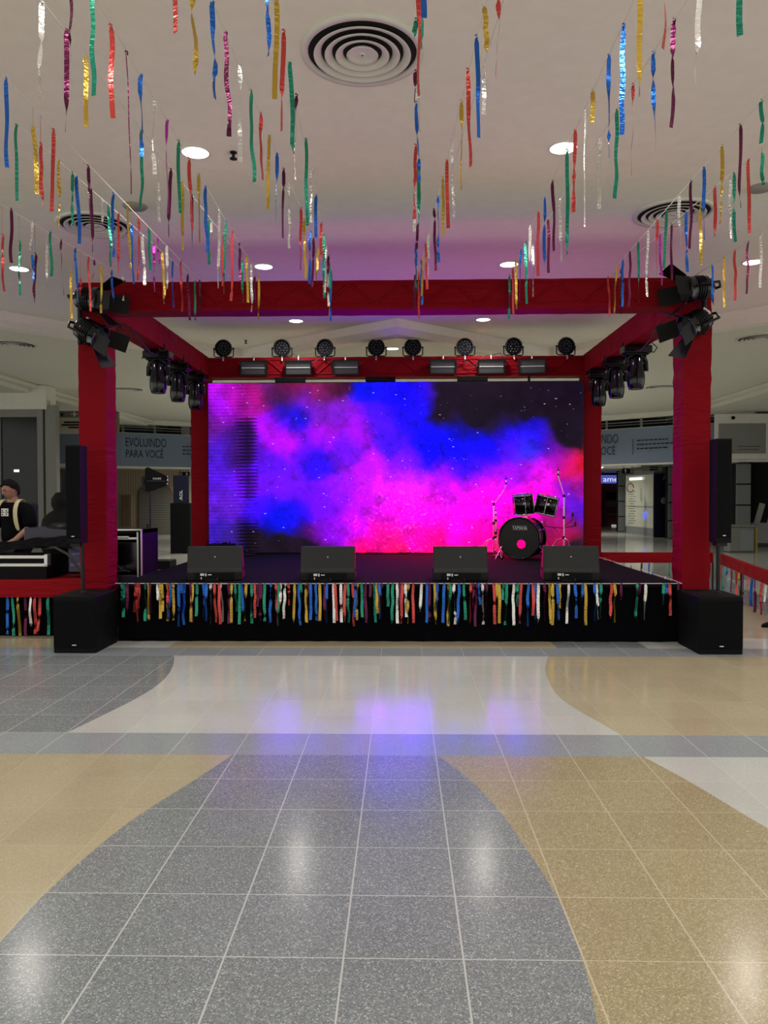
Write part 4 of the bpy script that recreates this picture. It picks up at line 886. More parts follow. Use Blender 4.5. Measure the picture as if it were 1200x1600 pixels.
tag(MB().box((-3.62, 8.59, .90), (.26, .012, .022), Matrix.Rotation(-.1, 3, 'Y')).box((-3.62, 8.59, .78), (.30, .012, .03), Matrix.Rotation(-.1, 3, 'Y')).build('violet_strip', mat('violet_label_strips', (.16, .10, .42), .5)), 'two violet strips on the navy rack unit beside the left pole', 'strip')
tag(MB().tube([(-4.05, 8.6, .95), (-3.9, 8.5, .97), (-3.7, 8.38, .90), (-3.55, 8.33, .74), (-3.48, 8.3, .62)], .016, 8).build('power_cable', G['cable']), 'thick black cable arching down beside the left pole', 'cable')
tag(MB().lathe([(.0001, .09), (.1, .085), (.17, .05), (.19, 0), (.0001, 0)], 20).build('folded_bag', G['dmetal'], loc=(-4.13, 9.2, 1.14)), 'small dark folded bag on the desk right of the man', 'bag')
# seated figure's chair / gear bag seen behind
q = MB(); q.lathe([(.0001, .62), (.10, .60), (.155, .52), (.16, .43), (.13, .36), (.19, .32), (.27, .24), (.30, .1), (.30, -.15), (.24, -.3), (.0001, -.32)], 24)
tag(q.build('backpack', G['hair'], loc=(-4.72, 10.55, 1.0)), 'rounded dark backpack standing behind the desk, left of the column speaker', 'bag')
tag(MB().bb(-5.1, -4.2, 10.2, 10.9, 0, .68).build('gear_trunk', G['black'], bevel=.01), 'black equipment trunk supporting the dark backpack', 'trunk')
# flight rack beside the stage
t = thing('flight_rack', (-3.36, 9.35, 0), 'tall open flight case rack with aluminium edges beside the stage left edge', 'rack')
MB().bb(-.46, .28, -.30, .32, .10, .60).build('lower_case', mat('violet_black_vinyl', (.020, .016, .045), .35), t, bevel=.005)
q = MB(); q.bb(-.46, .22, .29, .32, .6, 1.12); q.bb(.20, .25, -.3, .32, .6, 1.14); q.bb(-.46, .25, -.3, .32, 1.10, 1.14); q.build('upper_shell', G['black'], t)
q = MB(); q.bb(.245, .262, -.32, -.29, .1, 1.15); q.bb(.20, .22, -.32, -.29, .1, 1.12); q.bb(-.46, .26, -.32, -.29, 1.135, 1.155); q.bb(-.46, .2, -.315, -.29, 1.03, 1.055); q.build('edge_rail', G['metal'], t, bevel=.003)
q = MB(); q.bb(-.42, .18, -.2, .2, .64, .99); q.build('rack_equipment', G['gloss'], t)
q = MB(); q.bb(-.36, .10, -.315, -.3, 1.04, 1.07); q.build('rack_label', G['badge'], t)
for k in range(4):
    q = MB(); q.tube([(-.4 + k * .08, -.22, .66), (-.38 + k * .09, -.27, .72 + .03 * k), (-.3 + k * .1, -.28, .66), (-.2 + k * .1, -.26, .64)], .007, 6); q.build('patch_cable', G['panel'], t)
q = MB(); q.lathe([(.03, 0), (.045, .02), (.045, .05), (.03, .06)], 16, O=(.235, -.3, .19), R=Matrix.Rotation(PI / 2, 3, 'X')); q.build('corner_lock', G['metal'], t)
for a in (-.4, .2):
    for b in (-.24, .24): MB().lathe([(.0001, -.018), (.045, -.018), (.045, .018), (.0001, .018)], 14, O=(a, b, .048), R=Matrix.Rotation(PI / 2, 3, 'Y')).build('caster', G['black'], t)
# directional antenna on a stand
t = thing('antenna_stand', (-3.30, 9.95, 0), 'black paddle antenna with white lettering on a slim stand behind the rack', 'antenna')
MB().tube([(0, 0, .02), (0, 0, 1.62)], .011, 8).build('pole', G['dmetal'], t)
q = MB()
for k in range(3):
    a = k * 2.1; q.tube([(0, 0, .35), (.26 * math.cos(a), .26 * math.sin(a), .01)], .009, 6)
q.tube([(-.035, 0, .9), (-.035, 0, 1.18)], .014, 8); q.build('tripod', G['dmetal'], t)
MB().prism([(-.04, .17), (.0, .185), (.255, .065), (.255, -.055), (.0, -.145), (-.04, -.13)], (-.02, -.01, 1.745), (1, 0, 0), (0, 0, 1), (0, 1, 0), .018).build('paddle', G['plastic'], t)
text('lettering', 'SHURE', G['whiteprint'], t, (.045, -.013, 1.768), (1, 0, 0), (0, 0, 1), .11, .024, .001)
MB().bb(-.03, .23, -.016, -.010, 1.745, 1.752).build('ridge', G['panel'], t)
q = MB(); q.bb(.235, .245, -.02, -.01, 1.80, 1.815); q.bb(.235, .247, -.02, -.01, 1.75, 1.775); q.bb(.228, .242, -.02, -.01, 1.705, 1.72); q.build('silver_mark', G['badge'], t)  # small silver marks at the paddle's wide end
q = MB(); q.lathe([(.02, -.06), (.028, 0), (.02, .06)], 10, O=(-.09, 0, 1.74)); q.tube([(-.09, 0, 1.8), (-.05, 0, 1.83), (-.02, 0, 1.76)], .007, 6); q.tube([(-.1, 0, 1.66), (-.06, 0, 1.62), (0, 0, 1.6)], .007, 6); q.build('mount', G['dmetal'], t)
# ================================================================ barriers with ribbons
RB = thing('fabric_barrier', (0, 0, 0), 'red fabric band barrier running along the right side of the stage', 'barrier')
bA, bB, bC = Vector((5.13, 12.4, 0)), Vector((4.45, 9.2, 0)), Vector((4.1, 6.9, 0))
def band(a, b, parent, z0=.45, z1=.62):
    d = (b - a); L = d.length; R = Matrix.Rotation(math.atan2(d.y, d.x), 3, 'Z')
    MB().box((a + b) / 2 + Vector((0, 0, (z0 + z1) / 2)), (L, .05, z1 - z0), R).build('band', G['redband'], parent, bevel=.008)
    n = max(2, int(L / 1.4) + 1)
    for k in range(n): p = a + d * (k / (n - 1)); MB().tube([(p.x, p.y, 0), (p.x, p.y, z0 + .01)], .014, 8).build('stanchion', G['dmetal'], parent)
band(bA, bB, RB)
RB2 = thing('fabric_barrier', (0, 0, 0), 'red fabric band barrier behind the stage between the two right posts', 'barrier')
band(Vector((3.26, 12.45, 0)), Vector((5.05, 12.42, 0)), RB2)
vs = []; nn = 14; secs = [(-.14, .012, .03), (-.12, .036, .045), (-.07, .048, .062), (0, .045, .085), (.06, .036, .105), (.11, .038, .11), (.14, .028, .10), (.15, .012, .06)]
for x_, w_, h_ in secs: vs += [(x_, w_ * math.cos(2 * PI * k / nn), max(0.0, h_ / 2 + h_ / 2 * math.sin(2 * PI * k / nn))) for k in range(nn)]
q = MB(); q.add(vs, [(a * nn + k, a * nn + (k + 1) % nn, (a + 1) * nn + (k + 1) % nn, (a + 1) * nn + k) for a in range(len(secs) - 1) for k in range(nn)] + [tuple(range(nn)), tuple((len(secs) - 1) * nn + k for k in range(nn))], True)
tag(q.build('shoe', G['black'], loc=(4.35, 8.95, 0)), 'black shoe tip at the right picture edge below the red barrier', 'shoe')
# ================================================================ THE MAN
def skin_mesh(name, verts, edges, radii, m, parent, sub=2, root=0):
    me = bpy.data.meshes.new(name); me.from_pydata(verts, edges, []); me.update(); me.materials.append(m)
    o = bpy.data.objects.new(name, me); COL.objects.link(o); o.parent = parent
    s = o.modifiers.new('skin', 'SKIN'); s.use_smooth_shade = True
    for i, (v, r) in enumerate(zip(me.skin_vertices[0].data, radii)): v.radius = r if isinstance(r, tuple) else (r, r); v.use_root = (i == root)
    d = o.modifiers.new('smooth', 'SUBSURF'); d.levels = sub; d.render_levels = sub
    return o
mn = thing('person', (-4.79, 9.30, 0), 'man in black T-shirt with glasses and cream backpack straps looking down', 'person')
mn.rotation_euler = (0, 0, -.25)
# body faces -y; x to the viewer's right is his left
V = [(0, 0, .98), (0, .01, 1.15), (0, .01, 1.32), (0, .02, 1.44), (0, .0, 1.52), (0, -.02, 1.58),
     (.10, .01, .90), (.11, .0, .50), (.11, .02, .09), (.11, -.11, .04),
     (-.10, .01, .90), (-.11, .0, .50), (-.11, .02, .09), (-.11, -.11, .04),
     (.18, .02, 1.42), (.24, .0, 1.17), (.20, -.20, 1.02), (.17, -.28, .99),
     (-.18, .02, 1.42), (-.25, .0, 1.17), (-.20, -.20, 1.02), (-.17, -.28, .99)]
E_ = [(0, 1), (1, 2), (2, 3), (3, 4), (4, 5), (0, 6), (6, 7), (7, 8), (8, 9), (0, 10), (10, 11), (11, 12), (12, 13), (3, 14), (14, 15), (15, 16), (16, 17), (3, 18), (18, 19), (19, 20), (20, 21)]
Rr = [(.12, .08), (.10, .07), (.11, .07), (.06, .05), (.052, .052), (.052, .052), .09, .06, .045, .04, .09, .06, .045, .04, .06, .045, .034, .026, .06, .045, .034, .026]
for sgn, wi in ((1, 17), (-1, 21)):
    w = Vector(V[wi]); base = len(V)
    V.append(tuple(w + Vector((0, -.05, -.01)))); Rr.append((.034, .018)); E_.append((wi, base))
    for k, (dx, l) in enumerate(((-.027, .075), (-.009, .085), (.009, .08), (.027, .065))):
        a = Vector(V[base]) + Vector((dx, -.02, 0)); i0 = len(V)
        V += [tuple(a), tuple(a + Vector((dx * .3, -l * .5, -.006))), tuple(a + Vector((dx * .35, -l * .9, -.03)))]; Rr += [.0095, .0088, .0078]; E_ += [(base, i0), (i0, i0 + 1), (i0 + 1, i0 + 2)]
    i0 = len(V); a = Vector(V[wi]) + Vector((-sgn * .025, -.02, 0)); V += [tuple(a + Vector((-sgn * .02, -.02, -.01))), tuple(a + Vector((-sgn * .03, -.05, -.02)))]; Rr += [.011, .009]; E_ += [(base, i0), (i0, i0 + 1)]
skin_mesh('body', V, E_, Rr, G['skin'], mn)
# shirt and trousers follow the same bones with larger radii
skin_mesh('tshirt', [(0, .0, .92), (0, .01, 1.12), (0, .01, 1.30), (0, .015, 1.41), (0, .012, 1.47), (.185, .02, 1.415), (.235, .01, 1.27), (.258, -.005, 1.15), (-.185, .02, 1.415), (-.235, .01, 1.27), (-.258, -.005, 1.15)],
          [(0, 1), (1, 2), (2, 3), (3, 4), (3, 5), (5, 6), (6, 7), (3, 8), (8, 9), (9, 10)], [(.17, .13), (.17, .13), (.20, .14), (.17, .12), (.085, .08), .095, .09, .095, .095, .09, .095], G['shirt'], mn)
skin_mesh('trousers', [(0, .0, .96), (.10, .01, .86), (.115, .0, .50), (.115, .02, .10), (-.10, .01, .86), (-.115, .0, .50), (-.115, .02, .10)], [(0, 1), (1, 2), (2, 3), (0, 4), (4, 5), (5, 6)], [(.165, .12), .105, .08, .065, .105, .08, .065], G['jeans'], mn)
# head with face, turned down to his right
Hd = bpy.data.objects.new('head', None)
def head_mesh():
    b = bmesh.new(); bmesh.ops.create_uvsphere(b, u_segments=40, v_segments=30, radius=1)
    for v in b.verts:
        x, y, z = v.co; w = .076; dy = .095; h = .115
        jaw = max(0, -z); X = x * w * (1 - .38 * jaw ** 1.6); Y = y * dy * (1 - .12 * jaw); Z = z * h
        if y < 0:
            f = -y
            Y -= .020 * math.exp(-((x / .16) ** 2 + ((z + .12) / .2) ** 2))        # nose
            Y -= .006 * math.exp(-((x / .3) ** 2 + ((z + .50) / .09) ** 2))        # lips
            Y -= .008 * math.exp(-((x / .28) ** 2 + ((z + .86) / .16) ** 2))       # chin
            for s in (-1, 1): Y += .011 * math.exp(-(((x - s * .36) / .17) ** 2 + ((z - .08) / .13) ** 2))   # eye sockets
            Y -= .005 * math.exp(-(((z - .28) / .09) ** 2)) * f
        v.co = (X, Y, Z)
    me = bpy.data.meshes.new('head'); b.to_mesh(me); b.free()
    for p in me.polygons: p.use_smooth = True
    me.materials.append(G['skin']); return me
bpy.data.objects.remove(Hd)
hd = bpy.data.objects.new('head', head_mesh()); COL.objects.link(hd); hd.parent = mn; hd.location = (0, -.045, 1.625); hd.rotation_euler = (.30, 0, -.30)
q = MB()
vs = []; nu, nv = 36, 18
for j in range(nv + 1):
    for i in range(nu):
        a = 2 * PI * i / nu; th = j / nv
        lim = .86 + .56 * math.sin(a)     # longer at the back (a=90deg is +y)
        ph_ = th * (PI * .5 * lim + .12); r_ = 1.17 + .06 * math.sin(7 * a + j) * math.sin(5 * ph_)
        vs.append((math.sin(ph_) * math.cos(a) * .076 * r_, math.sin(ph_) * math.sin(a) * .097 * r_ + .004, math.cos(ph_) * .116 * r_ + .003))
q.add(vs, [(j * nu + i, j * nu + (i + 1) % nu, (j + 1) * nu + (i + 1) % nu, (j + 1) * nu + i) for j in range(nv) for i in range(nu)], True); 
for k in range(70):
    a = rnd.uniform(0, 2 * PI); ph_ = rnd.uniform(0, 1.25 if math.sin(a) > -.3 else .95); c = Vector((math.sin(ph_) * math.cos(a) * .082, math.sin(ph_) * math.sin(a) * .104, math.cos(ph_) * .126))
    q.lathe([(.0001, -.016), (.014, -.010), (.019, 0), (.014, .011), (.0001, .016)], 8, O=c, R=Euler((rnd.uniform(0, 3), rnd.uniform(0, 3), 0)).to_matrix())
q.build('hair', G['hair'], hd)
q = MB()
for s in (-1, 1): q.lathe([(.0001, -.006), (.010, -.004), (.013, .002), (.010, .008), (.0001, .008)], 12, O=(s * .078, .012, -.005), R=Matrix.Diagonal((.6, 1, 1.6)).to_3x3() @ Matrix.Rotation(PI / 2, 3, 'Y'))
q.build('ear', G['skin'], hd)
q = MB()
for s in (-1, 1):
    q.tube([(s * .032 + .022 * math.cos(a * PI / 8), -.093, .008 + .017 * math.sin(a * PI / 8)) for a in range(17)], .0018, 6); q.tube([(s * .054, -.092, .012), (s * .078, -.05, .012), (s * .082, .01, .008)], .0016, 6)
q.tube([(-.010, -.096, .010), (.010, -.096, .010)], .0018, 6); q.build('glasses', mat('amber_frame', (.25, .10, .05), .3), hd)
q = MB()
for s in (-1, 1): q.lathe([(.0001, .0), (.009, -.004), (.0001, -.006)], 10, O=(s * .03, -.083, .008), R=Matrix.Rotation(PI / 2, 3, 'X')); q.tube([(s * .016, -.092, .033), (s * .034, -.092, .037), (s * .050, -.084, .032)], .003, 6)
q.tube([(-.02, -.098, -.045), (0, -.102, -.043), (.02, -.098, -.045)], .0028, 6); q.build('facial_features', G['hair'], hd)
for s in (-1, 1):
    q = MB(); w = .034
    path = [(s * .115, .10, 1.44), (s * .115, .03, 1.525), (s * .12, -.06, 1.50), (s * .135, -.125, 1.40), (s * .155, -.14, 1.25), (s * .17, -.10, 1.12)]
    vs = []
    for p_ in path: vs += [(p_[0] - w, p_[1], p_[2]), (p_[0] + w, p_[1], p_[2])]
    q.add(vs, [(2 * i, 2 * i + 1, 2 * i + 3, 2 * i + 2) for i in range(len(path) - 1)]); o = q.build('backpack_strap', G['cream'], mn, fix=False); d = o.modifiers.new('t', 'SOLIDIFY'); d.thickness = .012; d.offset = 0; d = o.modifiers.new('s', 'SUBSURF'); d.levels = 2; d.render_levels = 2
q = MB(); q.bb(-.15, .15, .15, .29, 1.05, 1.48); q.build('backpack_body', G['jeans'], mn, bevel=.04)
q = MB(); zc = 1.355; yc = -.135
for a, b, c_, d_ in ((-.05, -.005, .005, .048), (.005, .05, .005, .048), (-.05, -.005, -.045, -.003), (.005, .05, -.045, -.003)):
    q.bb(a, b, yc - .004, yc + .006, zc + c_, zc + d_)
q.bb(-.005, .005, yc - .004, yc + .006, zc - .04, zc + .045); q.build('shirt_print', G['whiteprint'], mn)
q = MB()
for a, c_ in ((-.038, .012), (.02, .012), (-.036, -.033), (.018, -.03)): q.bb(a, a + .014, yc - .007, yc - .003, zc + c_, zc + c_ + .018)
q.build('print_detail', G['black'], mn)
# ================================================================ STREAMERS
def streamer_mesh(L, w, seed, knot=True, y0=0):
    r = random.Random(seed); n = 18; vs = []; fs = []
    base = r.uniform(-.45, .45); tw = [0.]; kinks = r.choice([0, 0, 1, 1, 1, 2, 3])
    ks = sorted(r.uniform(.08, .95) for _ in range(kinks))
    kv = [r.choice([-1, 1]) * r.uniform(.9, 2.9) for _ in ks]; kw = [r.uniform(.03, .12) for _ in ks]
    drift = r.uniform(-.03, .03); bend = [r.uniform(-.007, .007) * (1 if L > .3 else .5) for _ in range(3)]
    ph = r.uniform(0, 6); amp = r.choice([0, 0, .001, .003])
    for i in range(n + 1):
        s = i / n; z = -L * s
        a = base + sum(v / (1 + math.exp(-(s - k) / (q * .35))) for k, v, q in zip(ks, kv, kw)) + .12 * math.sin(7 * s + ph)
        cx = drift * s * .6 + sum(b * math.sin(PI * (k + 1) * s) for k, b in enumerate(bend)) * .45 + amp * math.sin(14 * s + ph)
        cy = .01 * math.sin(5 * s + ph)
        ww = w * (.45 + .55 * min(1, s / .05)) * (1 if s < .96 else 1)
        dx, dy = math.cos(a) * ww / 2, math.sin(a) * ww / 2
        vs += [(cx - dx, cy - dy, z), (cx + dx, cy + dy, z)]
    for i in range(n): fs.append((2 * i, 2 * i + 1, 2 * i + 3, 2 * i + 2))
    m = MB(); m.add(vs, fs, False)
    if knot: m.tube([(-.006, 0, .004), (.0, -.004, .006), (.006, 0, .003), (.004, .002, -.012)], .004, 5)
    return m
STR = {'C': (-3.653, -2.817), 'B': (-2.49, -2.146), 'A': (-2.148, -2.094), 'S2': (-1.697, -1.489), 'S3': (-1.333, -1.457), 'D': (-.925, -.717), 'E': (-.509, -.697), 'F': (.055, .17), 'G': (.507, .179), 'G2': (.615, .199), 'I': (1.037, 1.119), 'J': (1.388, 1.149), 'K': (2.0, 2.136), 'L': (2.564, 2.17), 'M': (3.488, 3.025)}
SY_, EY_, ZS = 1.2, 7.97, 3.80
# along each string: distance into the hall, thread length, streamer length, colour, sideways offset
TAB = {
'C':"5.87,0.23,0.43,r,0.001 5.95,0,0.42,m,0.042 6.08,0.21,0.43,g,0 6.22,0,0.28,s,0.02 6.25,0.27,0.21,b,-0 6.29,0.24,0.41,m,0 6.45,0.13,0.53,s,0.001 6.48,0,0.37,g,0.022 6.67,0,0.48,m,0.001 6.83,0.25,0.4,y,0 6.9,0,0.48,b,0.001 6.98,0.25,0.16,r,0.001 7.13,0.01,0.5,r,0.001 7.23,0.01,0.2,m,-0.001 7.35,0.02,0.46,y,0.001 7.56,0.01,0.32,b,-0 7.78,0.01,0.24,s,0",
'B':"4.6,0.01,0.45,g,0.001 5.12,0,0.44,y,0 5.3,0,0.37,g,0.001 5.37,0,0.47,b,-0 5.59,0,0.46,m,0 5.77,0.01,0.35,s,-0 5.88,0.01,0.47,g,0 6.07,0,0.47,r,0.001 6.33,0,0.48,b,-0 6.57,0,0.43,s,-0 6.81,0,0.42,p,0.001 7.04,0,0.47,y,0 7.3,0,0.44,b,-0 7.74,0,0.46,m,0 7.97,0,0.41,g,-0",
'A':"4.11,0,0.48,b,-0 4.41,0.12,0.38,y,0 4.5,0.17,0.4,r,-0 4.66,0.01,0.5,r,0.001 5.17,0.01,0.36,m,-0.001 5.62,0.02,0.46,b,-0 5.91,0,0.48,y,-0 6.15,0.02,0.49,r,0 6.38,0.01,0.35,g,0 6.62,0.01,0.22,p,-0 6.87,0,0.38,s,0 7.3,0,0.48,r,0 7.95,0,0.29,m,0",
'S2':"3.47,0,0.44,s,0 3.7,0,0.49,m,0.01 3.92,0,0.36,y,0 4.71,0,0.48,g,-0.001 4.99,0.21,0.25,s,0 5.24,0.01,0.46,m,0 5.48,0,0.49,y,-0.001 5.71,0,0.48,m,0 6.14,0.04,0.35,g,-0 6.25,0.02,0.3,s,-0 6.57,0,0.44,r,0.015 7.28,0.01,0.4,g,0 7.83,0,0.28,m,0",
'S3':"3.2,0,0.44,m,0.001 3.43,0,0.45,g,-0.001 3.65,0.01,0.44,r,-0.001 3.87,0.01,0.71,m,0 4.1,0,0.43,b,0.001 4.32,0,0.43,s,-0.001 4.59,0,0.55,p,-0.001 4.83,0.01,0.45,g,-0 5.09,0.01,0.46,r,0 5.35,0,0.47,y,0 5.54,0.01,0.47,b,0.001 6.01,0.01,0.6,s,-0 6.24,0.01,0.59,g,-0 6.5,0,0.59,r,-0 6.81,0,0.34,m,-0 7.13,0,0.44,y,0.01 7.42,0,0.46,s,0 7.83,0.01,0.43,y,-0",
'D':"2.96,0.08,0.38,r,-0 3.22,0.01,0.47,y,-0 3.51,0,0.44,b,0 3.74,0,0.5,m,0 4.02,0,0.5,s,0 4.27,0,0.5,g,0 4.52,0,0.39,r,-0 4.78,0.01,0.45,y,0 5.03,0.01,0.46,b,-0 5.26,0.01,0.47,m,0 5.48,0.02,0.46,s,-0 5.99,0,0.48,r,-0 6.15,0.03,0.47,y,0 6.5,0.01,0.44,b,0 6.68,0.01,0.42,m,0 6.96,0,0.3,y,0 7.36,0,0.35,g,0 7.66,0.01,0.34,s,-0 7.91,0,0.4,y,0",
'E':"3.25,0,0.39,b,0.005 3.5,0,0.45,y,0.014 3.73,0,0.48,r,0.015 4.01,0,0.47,g,0.014 4.32,0,0.47,m,0.013 4.85,0,0.54,g,0.015 5.27,0,0.37,s,0.014 5.75,0,0.31,b,0.005 6.32,0,0.29,r,-0 6.61,0,0.49,g,-0 6.92,0,0.41,s,0 7.18,0,0.3,m,-0 7.36,0.02,0.42,g,-0 7.55,0.04,0.48,b,0",
'F':"3.05,0,0.37,b,-0.007 3.35,0,0.52,r,-0.013 3.66,0,0.1,g,-0.033 3.66,0,0.14,g,0.004 4.1,0,0.16,m,-0.022 4.32,0,0.22,s,-0.007 4.42,0,0.45,b,-0.014 4.95,0,0.47,r,-0.029 5.17,0,0.48,g,0.006 5.71,0,0.29,s,-0.019 6.37,0,0.21,m,0.004 6.85,0,0.2,b,-0.01 7.31,0,0.36,g,-0.003 7.72,0,0.47,r,0.038 7.84,0,0.36,m,-0.02",
'G':"3.58,0,0.2,y,-0 3.8,0,0.49,b,-0.006 4.09,0,0.51,r,-0.008 4.41,0,0.5,y,0 4.88,0.03,0.47,s,-0 5.18,0,0.45,r,-0 5.43,0.01,0.4,y,0 5.8,0,0.49,b,-0 6.05,0,0.48,m,-0.006 6.59,0,0.42,s,0 6.84,0,0.41,r,-0.007 7.23,0,0.37,y,0 7.36,0,0.42,b,-0.008",
'G2':"3.54,0,0.34,r,-0.029 4.03,0.06,0.2,s,-0",
'I':"3.1,0,0.47,r,-0.001 3.46,0,0.47,y,-0.001 3.71,0.01,0.52,b,0 3.98,0,0.52,b,-0 4.32,0,0.17,y,0 4.51,0,0.69,s,0 4.78,0,0.5,r,0 5.01,0.02,0.67,g,0 5.52,0.01,0.49,m,-0 5.83,0,0.59,b,-0 6.12,0,0.51,r,0 6.45,0,0.51,s,-0.015 6.79,0.02,0.54,g,0 7.06,0,0.47,b,0 7.4,0,0.46,y,-0 7.63,0,0.45,r,0 7.87,0,0.44,g,-0",
'J':"3.04,0,0.47,g,-0.001 3.41,0,0.48,s,0 3.69,0,0.51,m,-0 3.96,0,0.5,b,0.001 4.26,0,0.5,r,-0.001 4.54,0,0.51,g,0 4.87,0,0.45,s,-0 5.9,0,0.46,s,0 6.3,0,0.43,m,0 6.9,0,0.47,s,-0 7.97,0,0.3,m,-0.037",
'K':"4.45,0,0.24,g,0.001 4.74,0,0.5,m,0.001 5.01,0,0.5,y,0.001 5.32,0.01,0.49,b,-0.001 5.56,0,0.48,m,0 5.81,0.01,0.39,s,-0 6.1,0.02,0.44,g,-0 6.33,0,0.46,r,0 6.58,0,0.56,s,-0.001 6.87,0,0.53,g,0.001 7.13,0,0.51,m,0.001 7.37,0,0.45,b,0 7.62,0,0.45,y,-0 7.92,0.01,0.4,r,-0",
'L':"5.03,0.05,0.2,g,-0.001 5.2,0.01,0.49,r,0 5.4,0.02,0.47,g,0 5.45,0.04,0.41,s,0.001 5.67,0,0.36,r,-0.001 5.91,0.02,0.48,y,-0.001 6.16,0,0.48,b,0 6.44,0,0.46,m,-0.001 6.68,0,0.44,p,-0 7.66,0.01,0.44,m,0.001",
'M':"6.69,0,0.46,s,-0.001 6.9,0,0.46,m,0 7.13,0,0.46,r,-0.001 7.34,0,0.47,y,-0 7.58,0,0.39,b,0 7.89,0.01,0.15,s,-0",
}
LN = ['outermost left string', 'second string from left', 'third string from left', 'fourth string from left', 'fifth string from left', 'sixth string from left', 'seventh string from left', 'central string', 'string just right of centre', 'loose upper string near centre', 'fifth string from right', 'fourth string from right', 'third string from right', 'second string from right', 'outermost right string']
for si, (k, (xa, xb)) in enumerate(STR.items()):
    tag(MB().tube([(xa, SY_, ZS), ((xa + xb) / 2, (SY_ + EY_) / 2, ZS - .004), (xb, EY_, ZS)], .0036, 6).build('hanging_string', G['string']), 'thin white ceiling string tied to the front beam, %s' % LN[si], 'string', 'ceiling strings')
    rows_ = [r.split(',') for r in TAB[k].split()]; rows_.sort(key=lambda r: -float(r[0])); cnt = {}
    for j, (Y, dr, L, c, dx) in enumerate(rows_):
        Y, dr, L, dx = float(Y), float(dr), float(L), max(-.02, min(.02, float(dx)))
        x = xa + (xb - xa) * (Y - SY_) / (EY_ - SY_) + dx; n, m = FO[c]; cnt[c] = cnt.get(c, 0) + 1
        mb = streamer_mesh(L, .0235 if L < .68 else .006, si * 100 + j)
        if dr > .02: mb.tube([(0, 0, dr), (0, 0, 0)], .0012, 4)
        o = mb.build('foil_streamer', m, loc=(x, Y - .006, ZS - dr - .003), fix=False)
        num = ords(cnt[c] - 1)
        tag(o, '%s foil streamer, %s %s one from the beam on the %s' % (n, num, n, LN[si]), 'streamer', 'foil streamers hanging from the ceiling strings')
# fringe on the stage edge
FR = """191 540 g,195 535 g,200 515 m,212 505 r,215 565 r,219 480 r,228 560 g,232 555 y,236 510 m,247 470 s,252 545 y,255 500 y,262 560 y,265 540 r,268 545 b,272 555 y,281 595 b,286 510 b,289 585 b,299 570 m,302 565 y,309 530 g,320 540 b,324 560 b,331 580 s,337 570 r,344 580 r,347 565 s,359 575 m,364 570 y,369 500 g,376 580 g,379 575 b,386 560 y,394 575 g,400 540 r,405 470 m,409 560 m,415 560 g,424 570 b,433 580 r,437 590 g,440 545 s,447 545 s,452 460 r,462 580 y,468 585 b,472 560 g"""
FR = [(float(a), (float(b) - 325) / 4 / 148.6, c) for a, b, c in (s.split() for s in FR.split(','))]
FB = """479 500 y,482 510 m,487 485 b,495 490 b,501 490 y,509 480 m,512 500 b,522 500 s,525 490 r,534 500 s,540 495 r,545 500 g,552 520 r,556 470 b,560 485 y,566 470 g,572 500 m,580 490 m,585 500 g,589 450 y,593 480 b,597 470 m,607 410 g,614 505 g,621 505 s,625 500 m,629 505 r,634 470 s,638 505 y,646 500 r,659 440 s,667 500 b,671 490 m,679 510 y,683 440 b,694 500 b,700 520 y,704 510 g,709 510 s,717 510 b,724 485 g,735 500 r,739 490 m,744 520 m,747 400 b,753 510 s,759 500 m"""
FR += [(float(a), (float(b) - 285) / 3.53 / 148.6, c) for a, b, c in (s.split() for s in FB.split(','))]
FC = """770 340 r,775 290 y,779 335 y,785 200 g,791 345 g,801 345 s,807 240 g,813 335 r,824 350 b,831 290 r,835 310 b,839 335 s,848 330 m,856 335 y,861 345 y,868 315 b,872 250 y,885 335 s,895 305 b,907 350 b,911 345 y,925 325 b,929 315 s,935 305 g,951 305 r,956 330 y,966 200 m,990 300 g,994 345 m,1003 315 s,1031 230 g,1036 170 b,1040 290 r,1053 260 m"""
FR += [(float(a), (float(b) - 110) / 3.636 / 148.6, c) for a, b, c in (s.split() for s in FC.split(','))]
yf = SY0 - .028
tag(MB().tube([(SX0, yf, SZ + .004), (-1.5, yf, SZ + .0), (0, yf, SZ + .004), (1.5, yf, SZ), (SX1, yf, SZ + .004)], .004, 6).tube([(SX1, yf, SZ + .004), (SX1 + .01, SY0 + .3, SZ + .01), (SX1 + .01, SY1 - .1, SZ + .01)], .004, 6).build('fringe_string', G['string']), 'white string along the stage top edge carrying the foil fringe', 'string')
cnt = {}; tot = {}
for _, _, c in FR: tot[c] = tot.get(c, 0) + 1
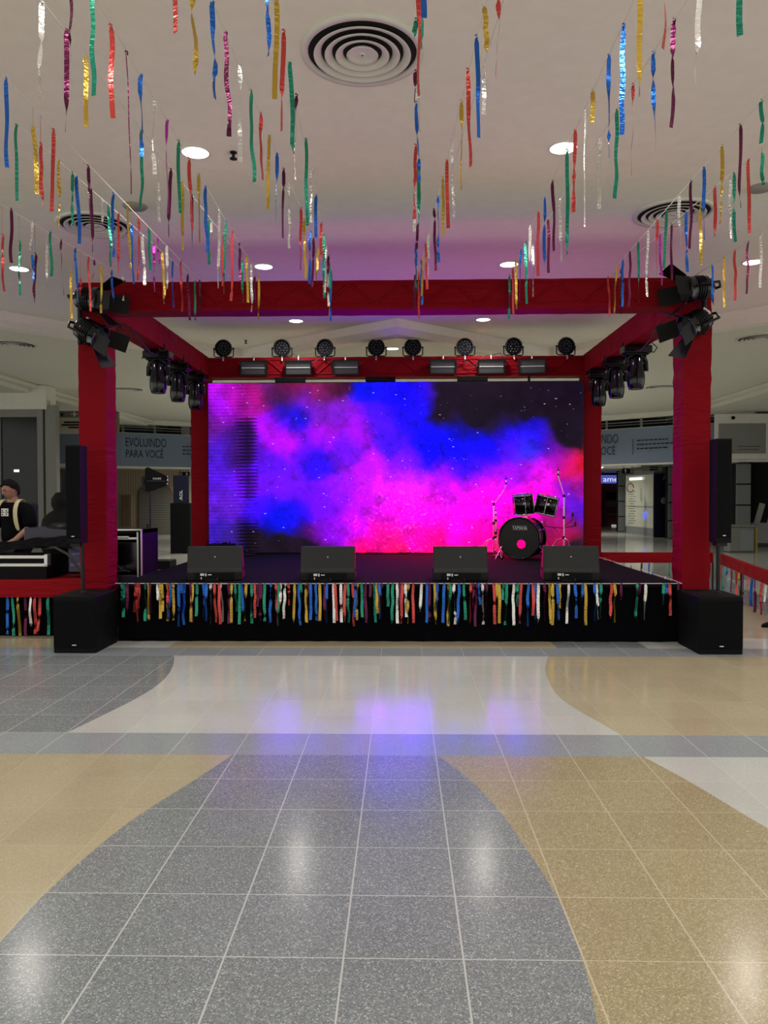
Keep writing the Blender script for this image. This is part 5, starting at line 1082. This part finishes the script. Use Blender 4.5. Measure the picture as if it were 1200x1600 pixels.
for j, (px, L, c) in enumerate(FR):
    x = SX0 + .02 + (px - 183) / (1056 - 183) * (SX1 - SX0 - .04); n, m = FO[c]; cnt[c] = cnt.get(c, 0) + 1
    k = cnt[c]; side = 'left'
    if k > tot[c] / 2: k = tot[c] - k + 1; side = 'right'
    o = streamer_mesh(L, .030, 5000 + j).build('fringe_ribbon', m, loc=(x, yf - .006 - .008 * (j % 3), SZ + .002), fix=False)
    tag(o, '%s foil ribbon in the stage edge fringe, %s %s one from the %s end' % (n, ords(k - 1), n, side), 'ribbon', 'foil fringe along the stage edge')
# a few knots on the stage's right edge string
def hung(pts, z, place, grp, dirn, w=.03):
    cn = {}
    for j, (x, y, L, c) in enumerate(pts):
        n, m = FO[c]; cn[c] = cn.get(c, 0) + 1
        o = streamer_mesh(L, w, 9000 + j + len(place)).build('hanging_ribbon', m, loc=(x, y, z), fix=False)
        tag(o, '%s %s foil ribbon from the %s under the %s' % (ords(cn[c] - 1), n, dirn, place), 'ribbon', grp)
hung([(-4.344, 8.285, 0.4, 'b'), (-4.289, 8.285, 0.42, 'g'), (-4.226, 8.285, 0.42, 'y'), (-4.143, 8.285, 0.42, 'm'), (-4.080, 8.285, 0.36, 's'), (-4.031, 8.285, 0.4, 'r'), (-3.982, 8.285, 0.42, 'r'), (-3.885, 8.285, 0.41, 'g'), (-3.808, 8.285, 0.4, 'm')], .43, 'red band left of the stage', 'ribbons under the left red band', 'left', .03)
d = bB - bA
pts = [(.10, 'r', .30), (.18, 'g', .40), (.26, 'b', .12), (.35, 'm', .34), (.44, 'r', .36), (.50, 'y', .38), (.57, 'm', .42), (.66, 'r', .40), (.73, 'b', .36), (.78, 'm', .42), (.88, 'r', .40), (.94, 's', .38), (.99, 'g', .36)]
hung([(bA.x + d.x * t - .03, bA.y + d.y * t, L, c) for t, c, L in pts], .45, 'red barrier right of the stage', 'ribbons under the right barrier', 'far end', .035)
hung([(x, 12.40, L, c) for x, L, c in ((3.35, .2, 'g'), (3.46, .42, 'r'), (3.9, .36, 'm'), (4.02, .3, 'b'), (4.35, .4, 'g'), (4.6, .36, 'm'), (4.8, .4, 'y'))], .45, 'red barrier behind the stage', 'ribbons under the rear barrier', 'left', .03)
hung([(SX1 + .012, SY0 + .5 + i * .42, .18 + .05 * (i % 3), 'sbgrsmysb'[i]) for i in range(9)], SZ + .02, "right stage edge string", 'ribbons along the right stage edge', 'front', .03)
